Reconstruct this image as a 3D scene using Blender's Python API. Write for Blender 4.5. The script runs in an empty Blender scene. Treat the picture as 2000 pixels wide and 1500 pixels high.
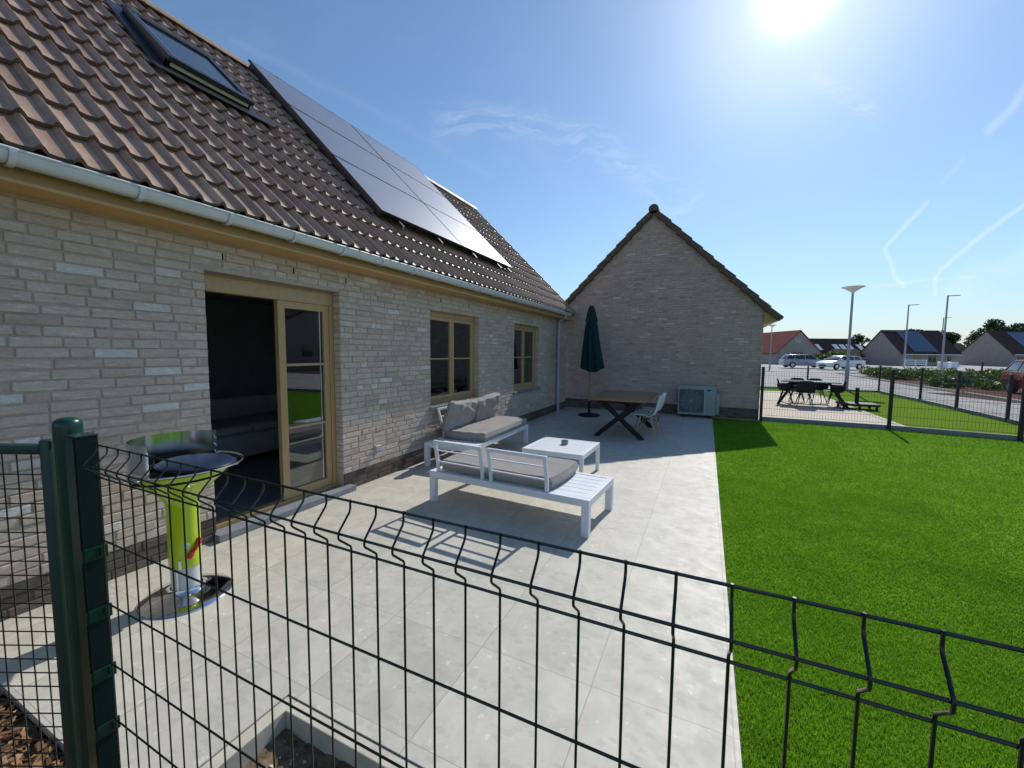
import bpy, math, random
import numpy as np
from mathutils import Vector, Matrix
R_ = math.radians
PI = math.pi
rnd = random.Random(7)
sc = bpy.context.scene
col = sc.collection

# ------------------------------------------------------------------ camera
YAW, PITCH, ROLL, FPX = R_(25.35), R_(4.45), R_(0.5), 800.0
cF = Vector((-math.sin(YAW) * math.cos(PITCH), math.cos(YAW) * math.cos(PITCH), -math.sin(PITCH)))
cR0 = Vector((math.cos(YAW), math.sin(YAW), 0)); cU0 = cR0.cross(cF)
cR = cR0 * math.cos(ROLL) + cU0 * math.sin(ROLL)
cU = cU0 * math.cos(ROLL) - cR0 * math.sin(ROLL)
cam = bpy.data.objects.new('camera', bpy.data.cameras.new('camera'))
col.objects.link(cam)
m = Matrix.Identity(4)
for i in range(3):
    m[i][0], m[i][1], m[i][2] = cR[i], cU[i], -cF[i]
m[0][3], m[1][3], m[2][3] = 0, 0, 1.6
cam.matrix_world = m
cam.data.sensor_width = 36; cam.data.lens = FPX / 2000 * 36
cam.data.clip_start = 0.05; cam.data.clip_end = 3000
sc.camera = cam

# ------------------------------------------------------------------ light
SUN_AZ, SUN_EL = R_(7.3), R_(39.3)
sd = Vector((math.sin(SUN_AZ) * math.cos(SUN_EL), math.cos(SUN_AZ) * math.cos(SUN_EL), math.sin(SUN_EL)))
sl = bpy.data.lights.new('sun', 'SUN'); sl.energy = 4.1; sl.angle = R_(0.55); sl.color = (1, 0.95, 0.86)
so = bpy.data.objects.new('sun', sl); col.objects.link(so)
so.rotation_euler = sd.to_track_quat('Z', 'Y').to_euler(); so.location = (0, 0, 30)
sc.view_settings.view_transform = 'Standard'; sc.view_settings.look = 'None'
sc.view_settings.exposure = 0.0; sc.view_settings.gamma = 1


class NT:
    """tiny node helper"""
    def __init__(s, tree): s.t = tree; s.n = tree.nodes; s.l = tree.links
    def new(s, typ, **kw):
        n = s.n.new(typ)
        for k, v in kw.items(): setattr(n, k, v)
        return n
    def put(s, sock, v):
        if hasattr(v, 'node') or isinstance(v, bpy.types.NodeSocket): s.l.new(v, sock)
        elif v is not None: sock.default_value = v
    def math(s, op, a, b=None, c=None, clamp=False):
        n = s.new('ShaderNodeMath', operation=op); n.use_clamp = clamp
        s.put(n.inputs[0], a)
        if b is not None: s.put(n.inputs[1], b)
        if c is not None: s.put(n.inputs[2], c)
        return n.outputs[0]
    def vmath(s, op, a, b=None):
        n = s.new('ShaderNodeVectorMath', operation=op); s.put(n.inputs[0], a)
        if b is not None: s.put(n.inputs[1], b)
        return n.outputs['Value'] if op in ('DOT_PRODUCT', 'LENGTH', 'DISTANCE') else n.outputs[0]
    def mix(s, f, a, b, blend='MIX'):
        n = s.new('ShaderNodeMix', data_type='RGBA', blend_type=blend)
        s.put(n.inputs[0], f); s.put(n.inputs[6], a); s.put(n.inputs[7], b)
        return n.outputs[2]
    def noise(s, vec, scale, detail=3, rough=.5, dist=0):
        n = s.new('ShaderNodeTexNoise'); s.put(n.inputs['Vector'], vec)
        n.inputs['Scale'].default_value = scale; n.inputs['Detail'].default_value = detail
        n.inputs['Roughness'].default_value = rough; n.inputs['Distortion'].default_value = dist
        return n.outputs[0]
    def ramp(s, f, stops, interp='LINEAR'):
        n = s.new('ShaderNodeValToRGB'); s.put(n.inputs[0], f); e = n.color_ramp; e.interpolation = interp
        while len(e.elements) < len(stops): e.elements.new(.5)
        for k, (p, c) in enumerate(stops):
            e.elements[k].position = p; e.elements[k].color = (c[0], c[1], c[2], 1) if not isinstance(c, (int, float)) else (c, c, c, 1)
        return n.outputs[0]
    def smooth(s, x, a, b):
        n = s.new('ShaderNodeMapRange', interpolation_type='SMOOTHSTEP'); s.put(n.inputs[0], x)
        n.inputs[1].default_value = a; n.inputs[2].default_value = b
        return n.outputs[0]


def C4(c): return (c[0], c[1], c[2], 1)

# ------------------------------------------------------------------ sky
w = bpy.data.worlds.new('World'); sc.world = w; w.use_nodes = True
N = NT(w.node_tree); N.n.clear()
sky = N.new('ShaderNodeTexSky', sky_type='NISHITA'); sky.sun_disc = False
sky.sun_elevation = SUN_EL; sky.sun_rotation = SUN_AZ
sky.air_density = 1.0; sky.dust_density = 0.15; sky.ozone_density = 3.0
tc = N.new('ShaderNodeTexCoord'); D = N.vmath('NORMALIZE', tc.outputs['Generated'])
Fh = (-math.sin(YAW), math.cos(YAW), 0); Rh = (math.cos(YAW), math.sin(YAW), 0)
df = N.vmath('DOT_PRODUCT', D, Fh); dfc = N.math('MAXIMUM', df, 0.05)
sep = N.new('ShaderNodeSeparateXYZ'); N.put(sep.inputs[0], D)
A = N.math('DIVIDE', N.vmath('DOT_PRODUCT', D, Rh), dfc)
B = N.math('DIVIDE', sep.outputs[2], dfc)
comb = N.new('ShaderNodeCombineXYZ'); N.put(comb.inputs[0], A); N.put(comb.inputs[1], B); P0 = comb.outputs[0]
nz = N.new('ShaderNodeTexNoise'); N.put(nz.inputs['Vector'], P0); nz.inputs['Scale'].default_value = 14; nz.inputs['Detail'].default_value = 4
wob = N.vmath('SCALE', N.vmath('SUBTRACT', nz.outputs['Color'], (.5, .5, .5))); wob.node.inputs['Scale'].default_value = 0.02
P1 = N.vmath('ADD', P0, wob)
nzb = N.new('ShaderNodeTexNoise'); N.put(nzb.inputs['Vector'], P0); nzb.inputs['Scale'].default_value = 5; nzb.inputs['Detail'].default_value = 5
wob2 = N.vmath('SCALE', N.vmath('SUBTRACT', nzb.outputs['Color'], (.5, .5, .5))); wob2.node.inputs['Scale'].default_value = 0.16
P2 = N.vmath('ADD', P0, wob2)


def seg(P, a, b):
    ax, ay = a; bx, by = b; L2 = (bx - ax) ** 2 + (by - ay) ** 2
    pa = N.vmath('SUBTRACT', P, (ax, ay, 0))
    t = N.math('DIVIDE', N.vmath('DOT_PRODUCT', pa, (bx - ax, by - ay, 0)), L2, clamp=True)
    sc_ = N.new('ShaderNodeVectorMath', operation='SCALE'); sc_.inputs[0].default_value = (bx - ax, by - ay, 0); N.put(sc_.inputs['Scale'], t)
    return N.vmath('DISTANCE', pa, sc_.outputs[0])


def line(P, pts, w0, amp):
    d = None
    for a, b in zip(pts, pts[1:]):
        q = seg(P, a, b); d = q if d is None else N.math('MINIMUM', d, q)
    f = N.new('ShaderNodeMapRange', interpolation_type='SMOOTHSTEP'); N.put(f.inputs[0], d)
    f.inputs[1].default_value = 0; f.inputs[2].default_value = w0; f.inputs[3].default_value = amp; f.inputs[4].default_value = 0
    return f.outputs[0]


cl = []
cl.append(line(P1, [(.9773, .3608), (.9383, .3204), (.894, .2666), (.8869, .2487), (.9069, .2129), (.9162, .1888), (.9375, .1685)], .009, .5))
cl.append(line(P1, [(1.2191, .3652), (1.1179, .2864), (1.0275, .2079), (1.0149, .1837), (1.0157, .1473)], .010, .5))
cl.append(line(P1, [(1.1905, .6337), (1.1554, .5713), (1.1064, .5253)], .020, .34))
cl.append(line(P1, [(1.0526, .4617), (1.0098, .4032)], .012, .14))
cl.append(line(P1, [(.8591, .1642), (.9384, .1733), (1.1027, .1904)], .007, .3))
cl.append(line(P2, [(1.24, .26), (1.12, .2), (1.08, .154)], .05, .22))
cl.append(line(P1, [(-.65, .71), (-.2919, .5422), (-.0525, .4118)], .016, .05))
stx = N.vmath('MULTIPLY', P2, (3.0, 12.0, 1.0)); strk = N.noise(stx, 3.0, 6, .65, .6)
for pts, w0, amp in (([(-.1248, .5493), (.1144, .5171), (.2959, .4553), (.42, .3632)], .085, .38), ([(.7279, .6412), (.8286, .5629)], .05, .5), ([(1.3, .30), (1.15, .16)], .10, .22)):
    l0 = line(P2, pts, w0, amp)
    cl.append(N.math('MULTIPLY', l0, N.smooth(strk, .38, .72)))
tot = cl[0]
for c_ in cl[1:]: tot = N.math('ADD', tot, c_)
haze = N.math('MULTIPLY', N.smooth(N.noise(N.vmath('MULTIPLY', P2, (1, 2.2, 1)), 1.6, 5, .6), .45, .85), .10)
tot = N.math('ADD', tot, haze)
tot = N.math('MULTIPLY', tot, N.math('GREATER_THAN', df, .06), clamp=True)
# aureole round the sun (forward scattering of thin high haze)
_a, _b = .6461, .835
sdv = (Vector(Fh) + Vector(Rh) * _a + Vector((0, 0, _b))).normalized()
dot = N.math('MAXIMUM', N.vmath('DOT_PRODUCT', D, tuple(sdv)), 0.0)
g1 = N.math('MULTIPLY', N.math('POWER', dot, 1400), 14.0)
g2 = N.math('MULTIPLY', N.math('POWER', dot, 70), 2.7)
g3 = N.math('MULTIPLY', N.math('POWER', dot, 10), 0.5)
glow = N.math('ADD', N.math('ADD', g1, g2), g3)
elev = N.math('MAXIMUM', sep.outputs[2], 0.0)
hz = N.math('POWER', N.math('SUBTRACT', 1.0, elev), 7.0)
lowc = N.mix(N.smooth(elev, 0.0, .16), (4.7, 5.1, 5.1, 1), (2.9, 3.95, 4.75, 1))
base = N.mix(N.math('MULTIPLY', hz, .88), N.vmath('MULTIPLY', sky.outputs[0], (.90, 1.0, 1.03)), lowc)
gcol = N.new('ShaderNodeVectorMath', operation='SCALE'); gcol.inputs[0].default_value = (1.0, .97, .92); N.put(gcol.inputs['Scale'], glow)
addg = N.vmath('ADD', base, gcol.outputs[0])
ccol = N.vmath('ADD', N.vmath('MULTIPLY', addg, (.45, .45, .45)), (4.3, 4.6, 4.8))
mixc = N.mix(tot, addg, ccol)
bg = N.new('ShaderNodeBackground'); N.put(bg.inputs[0], mixc); bg.inputs[1].default_value = 0.128
wo = N.new('ShaderNodeOutputWorld'); N.l.new(bg.outputs[0], wo.inputs[0])

# ------------------------------------------------------------------ materials
MATS = {}


def mat(name, color=(.5, .5, .5), rough=.6, metal=0, spec=.5, build=None):
    if name in MATS: return MATS[name]
    M = bpy.data.materials.new(name); M.use_nodes = True; n = NT(M.node_tree)
    b = M.node_tree.nodes['Principled BSDF']
    b.inputs['Base Color'].default_value = C4(color); b.inputs['Roughness'].default_value = rough
    b.inputs['Metallic'].default_value = metal; b.inputs['Specular IOR Level'].default_value = spec
    if build: build(n, b)
    MATS[name] = M
    return M


def pos(n): return n.new('ShaderNodeNewGeometry').outputs['Position']
def isl(n): return n.new('ShaderNodeNewGeometry').outputs['Random Per Island']


def bump(n, b, h, strength=.3, dist=.01):
    k = n.new('ShaderNodeBump'); k.inputs['Strength'].default_value = strength; k.inputs['Distance'].default_value = dist
    n.put(k.inputs['Height'], h); n.l.new(k.outputs[0], b.inputs['Normal'])


def varied(c, amt=.15, scale=6, rough_var=.1, bs=.0, bscale=60):
    def f(n, b):
        x = n.noise(pos(n), scale, 4, .6)
        lo = tuple(v * (1 - amt) for v in c); hi = tuple(min(1, v * (1 + amt)) for v in c)
        n.put(b.inputs['Base Color'], n.ramp(x, [(.3, lo), (.7, hi)]))
        if bs: bump(n, b, n.noise(pos(n), bscale, 3, .6), bs, .004)
    return f


def brick_build(dark=False, tint=(1, 1, 1)):
    def f(n, b):
        r = isl(n)
        if dark:
            base = n.ramp(r, [(0, (.085, .068, .052)), (.35, (.13, .105, .08)), (.7, (.17, .14, .11)), (1, (.11, .095, .085))])
        else:
            st = [(0, (.50, .39, .31)), (.2, (.57, .46, .38)), (.45, (.62, .51, .425)), (.66, (.59, .48, .395)), (.84, (.66, .56, .48)), (.95, (.54, .42, .34)), (.96, (.68, .62, .56)), (1, (.73, .70, .67))]
            base = n.ramp(r, [(p, tuple(a * t for a, t in zip(c, tint))) for p, c in st])
        p = pos(n)
        st_ = n.noise(n.vmath('MULTIPLY', p, (6, 6, 26)), 2.2, 5, .65, .4)
        fine = n.noise(p, 70, 3, .7)
        wh = n.noise(n.vmath('MULTIPLY', p, (3.2, 3.2, 17)), 2.6, 5, .7, .8)
        k = n.math('ADD', n.math('MULTIPLY', n.ramp(st_, [(.28, .70), (.45, .94), (.58, 1.02), (.72, 1.32)]), .92), n.math('MULTIPLY', n.math('SUBTRACT', fine, .5), .35))
        sca = n.new('ShaderNodeVectorMath', operation='SCALE'); n.put(sca.inputs[0], base); n.put(sca.inputs['Scale'], k)
        wcol = n.mix(n.math('MULTIPLY', n.smooth(wh, .50, .72), .0 if dark else .5), sca.outputs[0], (.74, .69, .62, 1))
        big = n.noise(p, .55, 3, .6)
        c2 = n.mix(n.math('MULTIPLY', n.smooth(big, .45, .75), .22), wcol, (.54, .475, .40, 1) if not dark else (.16, .14, .12, 1))
        n.put(b.inputs['Base Color'], c2)
        bump(n, b, n.math('ADD', st_, n.math('MULTIPLY', fine, .5)), .6, .006)
    return f


M_brick = mat('brick', rough=.9, spec=.25, build=brick_build())
M_brick2 = mat('brick_gable', rough=.9, spec=.2, build=brick_build(tint=(.94, .87, .96)))
M_bdark = mat('brick_dark', rough=.9, spec=.25, build=brick_build(True))
M_mortar = mat('mortar', rough=.95, spec=.1, build=varied((.475, .40, .32), .12, 12, bs=.3))
M_mdark = mat('mortar_dark', rough=.95, spec=.1, build=varied((.19, .17, .145), .2, 12))


def tile_build(n, b):
    r = isl(n); p = pos(n)
    base = n.ramp(r, [(0, (.26, .165, .118)), (.3, (.33, .215, .152)), (.6, (.39, .265, .188)), (.85, (.32, .225, .168)), (1, (.44, .305, .22))])
    x = n.noise(p, 9, 5, .65); y = n.noise(p, 120, 2, .6)
    k = n.math('ADD', n.ramp(x, [(.3, .78), (.7, 1.2)]), n.math('MULTIPLY', n.math('SUBTRACT', y, .5), .35))
    s_ = n.new('ShaderNodeVectorMath', operation='SCALE'); n.put(s_.inputs[0], base); n.put(s_.inputs['Scale'], k)
    n.put(b.inputs['Base Color'], s_.outputs[0])
    bump(n, b, y, .35, .003)


M_tile = mat('roof_tile', rough=.46, spec=.55, build=tile_build)
M_tile_dk = mat('roof_tile_far', rough=.9, spec=.08, build=varied((.085, .050, .046), .2, 1.2))
M_tile_red = mat('roof_tile_red', rough=.9, spec=.08, build=varied((.23, .062, .05), .15, 1.2))
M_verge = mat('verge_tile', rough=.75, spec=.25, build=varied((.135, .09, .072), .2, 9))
M_zinc = mat('zinc', rough=.35, spec=.5, build=varied((.66, .70, .74), .05, 5))
M_pvc = mat('pvc_grey', (.42, .44, .46), .4)
M_tanwood = mat('tan_board', rough=.55, build=varied((.52, .31, .115), .1, 3))


def frame_b(n, b):
    p = pos(n); x = n.noise(n.vmath('MULTIPLY', p, (20, 20, 3)), 3, 4, .6)
    n.put(b.inputs['Base Color'], n.ramp(x, [(.3, (.42, .28, .125)), (.7, (.49, .34, .165))]))


M_frame = mat('window_frame_beige', rough=.4, build=frame_b)
M_bluestone = mat('bluestone', rough=.6, build=varied((.20, .22, .245), .15, 8, bs=.1))
M_black = mat('black_gap', (.008, .008, .008), .9, spec=.1)
M_dkmetal = mat('dark_metal', (.022, .026, .034), .35, spec=.5)
M_cream = mat('cream_trim', (.75, .69, .48), .5)


def glass_mat(name, tint=(.55, .6, .6), mn=.05, mx=1.0, rough=.0):
    M = bpy.data.materials.new(name); M.use_nodes = True; n = NT(M.node_tree); n.n.clear()
    g = n.new('ShaderNodeBsdfGlossy'); g.inputs['Roughness'].default_value = rough; g.inputs[0].default_value = (.95, .97, 1, 1)
    t = n.new('ShaderNodeBsdfTransparent'); t.inputs[0].default_value = C4(tint)
    fr = n.new('ShaderNodeFresnel'); fr.inputs[0].default_value = 1.52
    f = n.math('MULTIPLY_ADD', fr.outputs[0], mx, mn, clamp=True)
    mx_ = n.new('ShaderNodeMixShader'); n.put(mx_.inputs[0], f); n.l.new(t.outputs[0], mx_.inputs[1]); n.l.new(g.outputs[0], mx_.inputs[2])
    o = n.new('ShaderNodeOutputMaterial'); n.l.new(mx_.outputs[0], o.inputs[0]); MATS[name] = M
    return M


M_glass = glass_mat('window_glass', (.42, .46, .46), .07, 1.4)
M_skyglass = mat('skylight_glass', (.03, .035, .04), .08, spec=1.0)


def panel_b(n, b):
    p = pos(n)
    b.inputs['Roughness'].default_value = .32; b.inputs['Specular IOR Level'].default_value = 1.0
    b.inputs['Coat Weight'].default_value = .5; b.inputs['Coat Roughness'].default_value = .3
    x = n.noise(p, 2.0, 3, .5)
    n.put(b.inputs['Base Color'], n.ramp(x, [(.3, (.135, .14, .175)), (.7, (.16, .165, .20))]))


M_panel = mat('solar_glass', build=panel_b)
M_panelfar = mat('solar_glass_far', (.05, .075, .14), .15, spec=.9)
M_alu = mat('aluminium', (.62, .63, .65), .3, metal=.9)


def terrace_b(n, b):
    p = pos(n); s = n.new('ShaderNodeSeparateXYZ'); n.put(s.inputs[0], p)
    def joint(ax, off, wdt=.0028):
        q = n.math('DIVIDE', n.math('SUBTRACT', s.outputs[ax], off), .6035)
        fr = n.math('FRACT', q); d = n.math('MINIMUM', fr, n.math('SUBTRACT', 1.0, fr))
        return n.math('LESS_THAN', n.math('MULTIPLY', d, .6035), wdt), n.math('FLOOR', q)
    jx, ix = joint(0, -.437); jy, iy = joint(1, .033, .0022)
    j = n.math('MAXIMUM', jx, jy)
    cell = n.new('ShaderNodeCombineXYZ'); n.put(cell.inputs[0], ix); n.put(cell.inputs[1], iy)
    wn = n.new('ShaderNodeTexWhiteNoise', noise_dimensions='3D'); n.put(wn.inputs['Vector'], cell.outputs[0])
    off = n.vmath('ADD', p, n.vmath('MULTIPLY', wn.outputs['Color'], (7.0, 7.0, 0)))
    a = n.noise(off, 4.5, 5, .6, .8)
    basec = n.ramp(a, [(.28, (.425, .405, .352)), (.5, (.50, .477, .416)), (.72, (.56, .536, .472))])
    v = n.new('ShaderNodeTexVoronoi', feature='F1'); nd = n.new('ShaderNodeTexNoise'); n.put(nd.inputs['Vector'], off); nd.inputs['Scale'].default_value = 38; nd.inputs['Detail'].default_value = 3
    dst = n.vmath('MULTIPLY', n.vmath('SUBTRACT', nd.outputs['Color'], (.5, .5, .5)), (.05, .05, 0))
    n.put(v.inputs['Vector'], n.vmath('ADD', off, dst)); v.inputs['Scale'].default_value = 30
    sc1 = n.new('ShaderNodeSeparateColor'); n.put(sc1.inputs[0], v.outputs['Color'])
    fl = n.math('MULTIPLY', n.math('LESS_THAN', v.outputs['Distance'], n.math('MULTIPLY', sc1.outputs[1], .42)), n.math('GREATER_THAN', sc1.outputs[0], .55))
    c1 = n.mix(n.math('MULTIPLY', fl, n.math('MULTIPLY', sc1.outputs[2], .5)), basec, (.74, .70, .60, 1))
    v2 = n.new('ShaderNodeTexVoronoi', feature='F1'); n.put(v2.inputs['Vector'], n.vmath('MULTIPLY', n.vmath('ADD', off, dst), (1, 1.6, 1))); v2.inputs['Scale'].default_value = 16
    sc2 = n.new('ShaderNodeSeparateColor'); n.put(sc2.inputs[0], v2.outputs['Color'])
    fl2 = n.math('MULTIPLY', n.smooth(n.math('SUBTRACT', .55, v2.outputs['Distance']), .0, .25), n.math('GREATER_THAN', sc2.outputs[1], .62))
    c2 = n.mix(n.math('MULTIPLY', fl2, .42), c1, (.38, .365, .34, 1))
    c2 = n.mix(n.math('MULTIPLY', n.math('SUBTRACT', n.noise(off, 55, 3, .7), .5), .6, clamp=True), c2, (.66, .62, .52, 1))
    tv = n.new('ShaderNodeVectorMath', operation='SCALE'); n.put(tv.inputs[0], c2)
    n.put(tv.inputs['Scale'], n.math('ADD', .965, n.math('MULTIPLY', wn.outputs['Value'], .10)))
    dirt = n.smooth(n.noise(p, .9, 5, .65), .52, .75)
    c3 = n.mix(n.math('MULTIPLY', dirt, .22), tv.outputs[0], (.36, .345, .31, 1))
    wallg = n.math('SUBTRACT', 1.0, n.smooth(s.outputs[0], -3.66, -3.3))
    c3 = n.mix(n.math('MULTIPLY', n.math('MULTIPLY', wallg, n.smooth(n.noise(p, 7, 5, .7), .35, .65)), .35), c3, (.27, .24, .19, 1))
    c4 = n.mix(n.math('MULTIPLY', j, .6), c3, (.24, .235, .215, 1))
    n.put(b.inputs['Base Color'], c4)
    n.put(b.inputs['Roughness'], n.ramp(n.noise(p, 8, 3, .6), [(.3, .5), (.7, .66)]))
    bump(n, b, n.math('SUBTRACT', n.noise(p, 45, 4, .7), n.math('MULTIPLY', j, 1.0)), .25, .002)


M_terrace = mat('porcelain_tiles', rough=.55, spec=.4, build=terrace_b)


def turf_b(base, bright, trans=.35):
    def f(n, b):
        r = isl(n); p = pos(n)
        big = n.noise(p, 2.1, 5, .65)
        c = n.ramp(n.math('ADD', n.math('MULTIPLY', r, .6), n.math('MULTIPLY', n.smooth(big, .3, .7), .32)), [(.1, tuple(v * .72 for v in base)), (.55, base), (.9, bright)])
        n.put(b.inputs['Base Color'], c); b.inputs['Roughness'].default_value = .45
        tr = n.new('ShaderNodeBsdfTranslucent'); n.put(tr.inputs[0], c)
        mx = n.new('ShaderNodeMixShader'); mx.inputs[0].default_value = trans
        o = n.n['Material Output']; n.l.new(b.outputs[0], mx.inputs[1]); n.l.new(tr.outputs[0], mx.inputs[2]); n.l.new(mx.outputs[0], o.inputs[0])
    return f


M_blade = mat('turf_blade', rough=.5, spec=.3, build=turf_b((.185, .375, .018), (.31, .52, .045), .5))


def lawn_b(n, b):
    p = pos(n)
    x = n.noise(p, 150, 4, .7); y = n.noise(p, 2.0, 4, .6); z = n.noise(n.vmath('MULTIPLY', p, (1, 1, 1)), 28, 4, .65)
    k = n.math('ADD', n.math('MULTIPLY', x, .5), n.math('MULTIPLY', z, .5))
    c = n.ramp(k, [(.35, (.05, .12, .004)), (.5, (.12, .27, .008)), (.65, (.22, .42, .02))])
    c = n.mix(n.math('MULTIPLY', n.smooth(y, .4, .7), .3), c, (.10, .28, .012, 1))
    n.put(b.inputs['Base Color'], c); bump(n, b, k, .9, .02)


M_lawn = mat('turf_base', rough=.9, spec=.05, build=lawn_b)


def lawn2_b(n, b):
    p = pos(n); k = n.noise(p, 40, 4, .7)
    n.put(b.inputs['Base Color'], n.ramp(k, [(.3, (.11, .20, .022)), (.7, (.18, .28, .04))])); bump(n, b, k, .8, .02)


M_lawn2 = mat('lawn_far', rough=1, spec=0, build=lawn2_b)


def pave_b(n, b):
    t = n.new('ShaderNodeTexBrick'); n.put(t.inputs['Vector'], pos(n)); t.inputs['Scale'].default_value = 1
    t.inputs['Brick Width'].default_value = .3; t.inputs['Row Height'].default_value = .2; t.inputs['Mortar Size'].default_value = .006
    t.inputs['Color1'].default_value = (.58, .51, .42, 1); t.inputs['Color2'].default_value = (.50, .44, .37, 1); t.inputs['Mortar'].default_value = (.3, .27, .23, 1)
    c = n.mix(n.math('MULTIPLY', n.noise(pos(n), 3, 4, .6), .5), t.outputs[0], (.55, .50, .43, 1)); n.put(b.inputs['Base Color'], c)


M_pave = mat('beige_pavers', rough=.8, spec=.2, build=pave_b)
M_road = mat('concrete_road', rough=.85, spec=.2, build=varied((.37, .36, .35), .12, .7, bs=.2, bscale=20))
M_kerb = mat('kerb_stone', rough=.85, spec=.2, build=varied((.52, .485, .40), .14, 9))
M_ground = mat('field', rough=1, spec=.1, build=varied((.10, .11, .05), .35, .3))


def soil_b(n, b):
    p = pos(n); k = n.noise(p, 26, 6, .75); v = n.noise(p, 5, 3, .6)
    c = n.ramp(k, [(.3, (.09, .06, .035)), (.5, (.24, .17, .105)), (.7, (.42, .31, .21))])
    n.put(b.inputs['Base Color'], n.mix(n.smooth(v, .4, .7), c, (.23, .17, .11, 1))); bump(n, b, k, 1, .03)


M_soil = mat('soil', rough=1, spec=.1, build=soil_b)
M_mulch = mat('bark_chip', rough=.85, spec=.2, build=lambda n, b: n.put(b.inputs['Base Color'], n.ramp(isl(n), [(0, (.05, .03, .018)), (.5, (.17, .09, .045)), (.85, (.34, .19, .09)), (1, (.5, .33, .18))])))
M_redmulch = mat('red_mulch', rough=.95, spec=.1, build=varied((.10, .045, .035), .4, 9, bs=.6, bscale=30))
M_green = mat('green_paint', rough=.28, spec=.5, build=varied((.004, .040, .028), .12, 12))
M_endpost = mat('end_post_paint', (.004, .014, .013), .6, spec=.2)
M_greend = mat('green_gate_paint', rough=.45, spec=.45, build=varied((.016, .042, .032), .12, 10))
M_wire = mat('fence_wire_green', (.002, .010, .010), .24, spec=.5)
M_wireblk = mat('fence_wire_black', (.012, .014, .016), .5, spec=.4)
M_whitealu = mat('white_aluminium', rough=.38, spec=.5, build=varied((.76, .79, .84), .03, 6))


def fabric(c):
    def f(n, b):
        p = pos(n); x = n.noise(p, 260, 2, .6); y = n.noise(p, 5, 4, .6)
        n.put(b.inputs['Base Color'], n.mix(n.math('MULTIPLY', x, .5), n.ramp(y, [(.3, tuple(v * .92 for v in c)), (.7, tuple(v * 1.06 for v in c))]), C4(tuple(v * .7 for v in c))))
        bump(n, b, n.math('ADD', n.math('MULTIPLY', n.noise(p, 9, 3, .5), 1.0), n.math('MULTIPLY', x, .12)), .5, .02)
    return f


M_cush = mat('grey_fabric', rough=.95, spec=.1, build=fabric((.34, .325, .315)))
M_sofain = mat('indoor_fabric', rough=.95, spec=.1, build=fabric((.55, .58, .62)))


def wood(c1, c2, sc_=(2, 18, 18)):
    def f(n, b):
        p = pos(n); x = n.noise(n.vmath('MULTIPLY', p, sc_), 2.2, 5, .65, .5)
        n.put(b.inputs['Base Color'], n.ramp(x, [(.3, c1), (.7, c2)])); bump(n, b, x, .15, .003)
    return f


M_table = mat('brown_tabletop', rough=.4, build=wood((.25, .135, .06), (.38, .22, .105), (18, 2, 18)))
M_legwood = mat('beech_legs', rough=.5, build=wood((.40, .24, .13), (.52, .33, .19), (18, 18, 2)))
M_polewood = mat('parasol_pole_wood', rough=.5, build=wood((.36, .20, .10), (.46, .27, .14), (18, 18, 2)))
M_blacksteel = mat('black_steel', rough=.6, spec=.25, build=varied((.016, .018, .022), .2, 10))
M_shell = mat('white_shell_plastic', (.72, .77, .78), .35)
M_parasol = mat('dark_green_cloth', rough=.85, spec=.15, build=varied((.012, .040, .042), .25, 8, bs=.3, bscale=30))
M_chrome = mat('chrome', (.72, .74, .78), .07, metal=1)
M_steel = mat('brushed_steel', (.62, .63, .65), .22, metal=1)
M_lime = mat('lime_enamel', rough=.15, spec=.6, build=varied((.42, .56, .012), .05, 4))
M_navy = mat('dark_blue_enamel', rough=.35, spec=.15, build=varied((.022, .034, .07), .1, 30))
M_whitegrey = mat('light_grey_plastic', (.55, .56, .57), .4)
M_red = mat('red_plastic', (.55, .02, .02), .3)
M_ac = mat('ac_casing', rough=.5, build=varied((.34, .345, .335), .04, 4))
M_acg = mat('ac_grille', (.10, .11, .12), .6)
M_cyan = mat('pale_blue_print', (.20, .45, .55), .5)
M_navyp = mat('navy_print', (.01, .03, .08), .5)
M_leaf = mat('leaf', rough=.55, spec=.3, build=turf_b((.06, .12, .018), (.20, .28, .06), .3))
M_leafdk = mat('leaf_dark', rough=.6, spec=.3, build=turf_b((.030, .065, .018), (.085, .13, .035), .2))
M_bark = mat('bark', rough=.95, build=varied((.11, .08, .055), .3, 8))
M_render = mat('render_wall', rough=.9, spec=.15, build=varied((.36, .32, .29), .08, 2))
M_interior = mat('interior_plaster', rough=.9, build=varied((.66, .70, .74), .05, 2))
M_floorin = mat('interior_floor', rough=.35, build=varied((.22, .25, .28), .1, 3))
M_lampgl = mat('lamp_bowl', (.82, .80, .80), .3)
M_pole = mat('galvanised', rough=.45, metal=.3, build=varied((.34, .36, .39), .08, 4))
M_tyre = mat('tyre', (.02, .02, .02), .8)
M_carglass = mat('car_glass', (.02, .025, .03), .05, spec=.9)

# ------------------------------------------------------------------ mesh builder


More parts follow.
